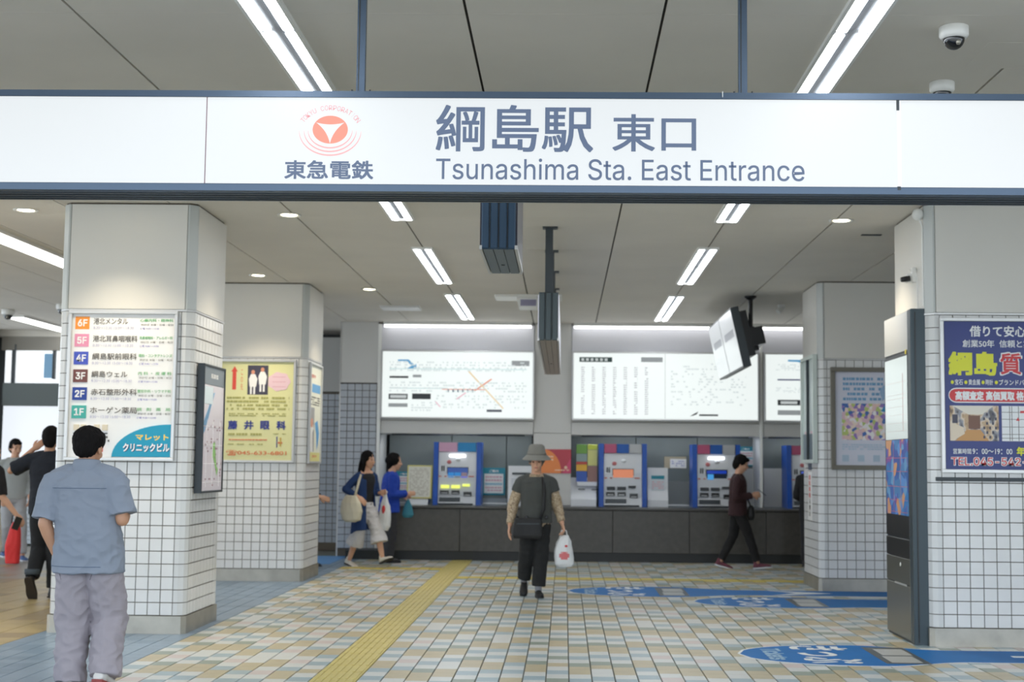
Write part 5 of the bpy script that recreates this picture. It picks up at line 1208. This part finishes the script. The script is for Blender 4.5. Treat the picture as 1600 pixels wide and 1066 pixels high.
# --- 6. woman in bright blue at the counter
def bluewoman():
    J = dict(hipL=(.075, 0, .80), hipR=(-.075, 0, .80), knL=(.08, -.03, .43), anL=(.085, .0, .08), knR=(-.08, -.02, .43), anR=(-.085, .02, .08),
             neck=(0, -.03, 1.255), shL=(.15, -.01, 1.18), elL=(.19, -.02, .95), wrL=(.10, -.22, .93), shR=(-.15, -.01, 1.18), elR=(-.19, .0, .95), wrR=(-.10, -.24, .96), head=(0, -.065, 1.405))
    f = Fig('short-haired woman in a bright blue jacket and dark trousers standing at the counter', at(607, 880, 19.75)[0], 19.7, 112, J)
    f.torso(.13, .1); f.limbs(curl=(.7, .3)); f.head(-12, 4, sc=.97); f.skinmesh(.008); f.hair(lambda a: (cap_hair(0, .035)(a), a.ell((0, .03, .02), (.1, .1, .098), n=18, m=12)), amp=.01)
    f.top(mat('bright_blue_jacket', (22, 62, 168), .8), .70, (.178, .15), 1.85, (.068, .06, .052), (.165, .125), (.155, .12), 'jacket', .007)
    f.legs(mat('charcoal_trousers', (52, 52, 56), .9), (.088, .078, .07), .95, .84, hip=(.145, .11))
    for q in 'LR': shoe(f.J['an'+q], (.0, -1), 0, mat('black_flat_shoe', (24, 24, 26), .5), M_black, f.t, .24)
    w = f.t.matrix_basis @ (f.J['wrL']+V((0, -.05, 0))); t = thing('teal_pouch', 'small teal bag hanging from the hand of the woman in bright blue', 'bag', (w.x+.03, w.y, w.z), rad(20))
    remesh(MB().loft([(V((0, 0, -.31)), .06, .03), (V((0, 0, -.27)), .085, .045), (V((0, 0, -.15)), .06, .03), (V((0, 0, -.06)), .02, .015)]), 'sack', mat('teal_cloth', (62, 132, 150), .8), t, .007, 2)
    MB().tube([(0, 0, -.08), (-.02, 0, 0), (.02, 0, 0), (0, 0, -.08)], .006, 6).obj('handle', mat('teal_cloth', (62, 132, 150), .8), t)
bluewoman()
# --- 7. woman in the bucket hat walking towards the camera
def hatwoman():
    J = dict(hipL=(.075, 0, .80), hipR=(-.075, 0, .80), knL=(.055, -.05, .43), anL=(.03, -.08, .08), knR=(-.095, -.03, .44), anR=(-.115, .10, .16),
             neck=(0, -.02, 1.275), shL=(.16, .0, 1.195), elL=(.225, .02, .96), wrL=(.275, -.07, .765), shR=(-.16, .0, 1.195), elR=(-.245, .03, .95), wrR=(-.275, -.06, .735), head=(0, -.055, 1.425))
    f = Fig('elderly woman in a grey bucket hat and dark vest walking towards the camera', at(836, 930, 14.95)[0], 14.95, 4, J)
    f.torso(.13, .11); f.limbs((.038, .034, .024), (.068, .05, .034), curl=(.9, .4)); f.head(-6, 8, sc=.97); f.skinmesh(.006); f.hair(cap_hair(0, .01), mat('grey_hair', (96, 92, 88), .7), .004)
    M_pr = picmat('patterned_blouse', [(104, 84, 66), (168, 146, 118), (196, 178, 150), (140, 116, 92)], 55, 2)
    f.top(M_pr, .735, (.16, .115), 1.9, (.058, .062, .04), (.155, .11), (.15, .11), 'blouse', .007, voxel=.007)
    f.top(mat('charcoal_vest', (74, 76, 74), .9, bump=.3, bscale=500), .77, (.178, .135), .42, (.068, .07, .05), (.17, .125), (.165, .125), 'vest', .004, voxel=.007, open_neck=.03)
    g = MB(); g.tube([f.J['neck']+V((.066*cos(a), .062*sin(a)-.004, .005-.012*(1-sin(a)))) for a in [2*pi*k/24 for k in range(25)]], .016, 10); g.obj('blouse_collar', M_pr, f.t, True)
    for x, z in ((-.105, .83), (.105, .83)): MB().ell((x, -.138, z), (.022, .008, .022)).obj('vest_button', M_black, f.t, True)
    f.legs(mat('black_slacks', (30, 31, 32), .9), (.092, .082, .072), .92, .84, hip=(.15, .115), amp=.008)
    for q in 'LR':
        e = f.J['an'+q]; MB().tube([e+V((0, 0, -.02)), e+V((0, 0, .06))], [.036, .038], 12).obj('sock', mat('grey_sock', (150, 152, 158), .9), f.t, True)
    Mb = mat('black_slip_on', (26, 25, 27), .6); shoe(f.J['anL'], (.08, -1), 0, Mb, M_black, f.t, .235); shoe(f.J['anR'], (-.1, -1), .65, Mb, M_black, f.t, .235)
    # hat
    h = MB(); h.lathe([(.0, .128), (.062, .125), (.083, .105), (.096, .045), (.102, .02), (.152, -.028), (.156, -.034), (.148, -.034), (.100, .008), (.092, .03), (.078, .098), (.0, .118)], n=40); hh = MB(); xf(h, hh, f.Mh @ Matrix.Translation((0, .01, .045)) @ Matrix.Rotation(-.05, 4, 'X'))
    ho = hh.obj('bucket_hat', mat('hat_grey', (132, 130, 124), .9, bump=.3, bscale=400), f.t, True)
    b = MB(); b.lathe([(.1, .02), (.1035, .02), (.0985, .044), (.096, .044)], n=40); bb = MB(); xf(b, bb, f.Mh @ Matrix.Translation((0, .01, .045)) @ Matrix.Rotation(-.05, 4, 'X')); bb.obj('hat_band', mat('hat_band', (128, 126, 120), .9), ho, True)
    T = f.t.matrix_basis
    t = thing('crossbody_bag', 'black cross-body bag hanging in front of the woman in the bucket hat', 'bag', T @ V((-.09, -.165, .725)), rad(4))
    remesh(MB().loft([(V((0, 0, -.115)), .15, .035), (V((0, 0, -.08)), .165, .045), (V((0, 0, .06)), .15, .045), (V((0, 0, .10)), .135, .03)], e=4), 'pouch', mat('black_nylon', (24, 24, 26), .6), t, .008, 2, .003)
    MB().tube([(.12, .0, .06), (.165, -.02, .20), (.17, -.01, .36), (.165, .02, .44), (.15, .08, .515), (.14, .16, .54)], .017, 8).obj('strap', mat('black_nylon', (24, 24, 26), .6), t, True)
    MB().tube([(-.12, .02, .08), (-.115, .06, .13), (-.10, .05, .10)], .01, 8).obj('strap', mat('black_nylon', (24, 24, 26), .6), t, True); MB().box(-.12, .12, -.05, -.045, .035, .045).obj('zip', M_dark, t)
    w = T @ (f.J['wrL']+V((.0, -.01, -.09))); t = thing('shopping_bag', 'white plastic bag with a pink-red print held by the woman in the hat', 'bag', (w.x+.02, w.y-.01, w.z), rad(4))
    s_ = remesh(MB().loft([(V((.01, 0, -.36)), .085, .05), (V((.01, 0, -.33)), .105, .07), (V((0, 0, -.20)), .10, .07), (V((0, 0, -.09)), .075, .045), (V((0, 0, -.03)), .045, .02)], e=2.8), 'sack', mat('white_film', (222, 224, 226), .35), t, .007, 2, .007, 14)
    for q in (-1, 1): MB().tube([(-.035, q*.008, -.05), (-.025, q*.012, .015), (.0, q*.012, .03), (.025, q*.012, .015), (.035, q*.008, -.05)], .006, 8).obj('handle', mat('white_film', (222, 224, 226), .35), t, True)
    g = MB(); hits = []; P_ = []
    for j in range(7):
        for i in range(9): P_.append((-.07+.0175*i, -.30+.02*j))
    idx = {}
    for k, (x, z) in enumerate(P_):
        ok, loc, nn, _ = s_.ray_cast(V((x, -.5, z)), V((0, 1, 0)))
        if ok and ((x/.07)**2+((z+.24)/.06)**2) < 1.0: idx[k] = len(g.v); g.v.append(tuple(loc+nn*.002))
    for j in range(6):
        for i in range(8):
            q = [j*9+i, j*9+i+1, (j+1)*9+i+1, (j+1)*9+i]
            if all(a in idx for a in q): g.f.append([idx[a] for a in q]); g.mi.append(0)
    if g.f: g.obj('red_print', mat('print_pinkish', (214, 112, 116), .5), t, True)
    MB().ell((.02, -.066, -.14), (.016, .006, .012)).obj('red_mark', mat('print_red', (206, 60, 64), .5), t, True)
hatwoman()
# --- 8. person in maroon looking at a phone
def phone():
    J = dict(hipL=(.07, .0, .80), hipR=(-.07, 0, .80), knL=(.075, .06, .44), anL=(.08, .23, .10), knR=(-.07, -.15, .45), anR=(-.08, -.26, .09),
             neck=(0, -.01, 1.275), shL=(.145, .0, 1.20), elL=(.18, .03, .96), wrL=(.07, -.20, 1.0), shR=(-.145, .0, 1.20), elR=(-.18, .03, .96), wrR=(-.06, -.21, .99), head=(0, -.05, 1.425))
    f = Fig('person in a dark maroon jacket and black trousers walking while looking at a phone', at(1152, 885, 19.3)[0], 19.25, 84, J)
    f.torso(.13, .1); f.limbs(curl=(.7, .7)); f.head(0, 18, sc=.97); f.skinmesh(.008); f.hair(cap_hair(0, .02, 1))
    f.top(mat('maroon_jacket', (52, 26, 30), .8), .72, (.165, .13), 1.9, (.062, .056, .045), (.165, .12), (.155, .12), 'jacket', .006)
    f.legs(mat('black_jeans', (26, 25, 27), .9), (.085, .066, .055), .94, .84, hip=(.14, .11))
    M_m = mat('maroon_sneaker', (104, 46, 62), .6); shoe(f.J['anL'], (0, -1), .25, M_m, M_wht, f.t, .25); shoe(f.J['anR'], (0, -1), -.1, M_m, M_wht, f.t, .25)
    T = f.t.matrix_basis; w = T @ V((0, -.33, 1.035)); ph = MB().bbox(-.034, .034, -.004, .004, -.068, .068, .002).obj('smartphone', M_black)
    ph.location = w; ph.rotation_euler = (-.9, 0, rad(84)); tag(ph, 'black phone held by the person in the maroon jacket', 'phone'); MB().box(-.03, .03, -.005, -.004, -.062, .062).obj('screen', mat('phone_lit', (150, 170, 190), .1, emit=.4), ph)
    t = thing('small_bag', 'small black shoulder bag at the hip of the person in maroon', 'bag', T @ V((.0, -.18, .76)), rad(84))
    remesh(MB().loft([(V((0, 0, -.10)), .07, .035), (V((0, 0, -.05)), .10, .05), (V((0, 0, .06)), .085, .045), (V((0, 0, .10)), .05, .025)], e=3), 'pouch', mat('black_nylon', (24, 24, 26), .6), t, .009, 2)
    MB().tube([(.06, 0, .08), (.1, .05, .2), (.09, .08, .34)], .01, 8).obj('strap', mat('black_nylon', (24, 24, 26), .6), t)
phone()

# --- two people mostly hidden by the farther pillars
def hidden(label, X, Y, facing, top_c, nm):
    J = dict(hipL=(.08, 0, .82), hipR=(-.08, 0, .82), knL=(.085, -.03, .45), anL=(.09, .0, .085), knR=(-.085, -.02, .45), anR=(-.09, .03, .085),
             neck=(0, -.02, 1.30), shL=(.16, .0, 1.22), elL=(.21, .0, .98), wrL=(.17, -.16, .92), shR=(-.16, .0, 1.22), elR=(-.21, .0, .98), wrR=(-.17, -.17, .93), head=(0, -.05, 1.44))
    f = Fig(label, X, Y, facing, J); f.torso(.13, .1); f.limbs(); f.head(); f.skinmesh(.009); f.hair(cap_hair(0, .02))
    f.top(mat(nm, top_c, .85), .76, (.17, .125), 1.85, (.064, .056, .046), (.165, .12), (.155, .115), 'jacket', .006)
    f.legs(mat('dark_trousers', (40, 40, 44), .9), (.09, .075, .062), .95, .86, hip=(.145, .11))
    for q in 'LR': shoe(f.J['an'+q], (0, -1), 0, mat('black_shoe', (26, 25, 25), .5), M_black, f.t, .25)
hidden('person in black almost wholly hidden behind the farther right pillar', at(1268, 880, 19.7)[0], 19.7, 150, (30, 30, 32), 'black_jacket')
hidden('person in navy almost wholly hidden behind the farther left pillar', at(479, 880, 18.6)[0], 18.6, 95, (36, 44, 60), 'navy_jacket')
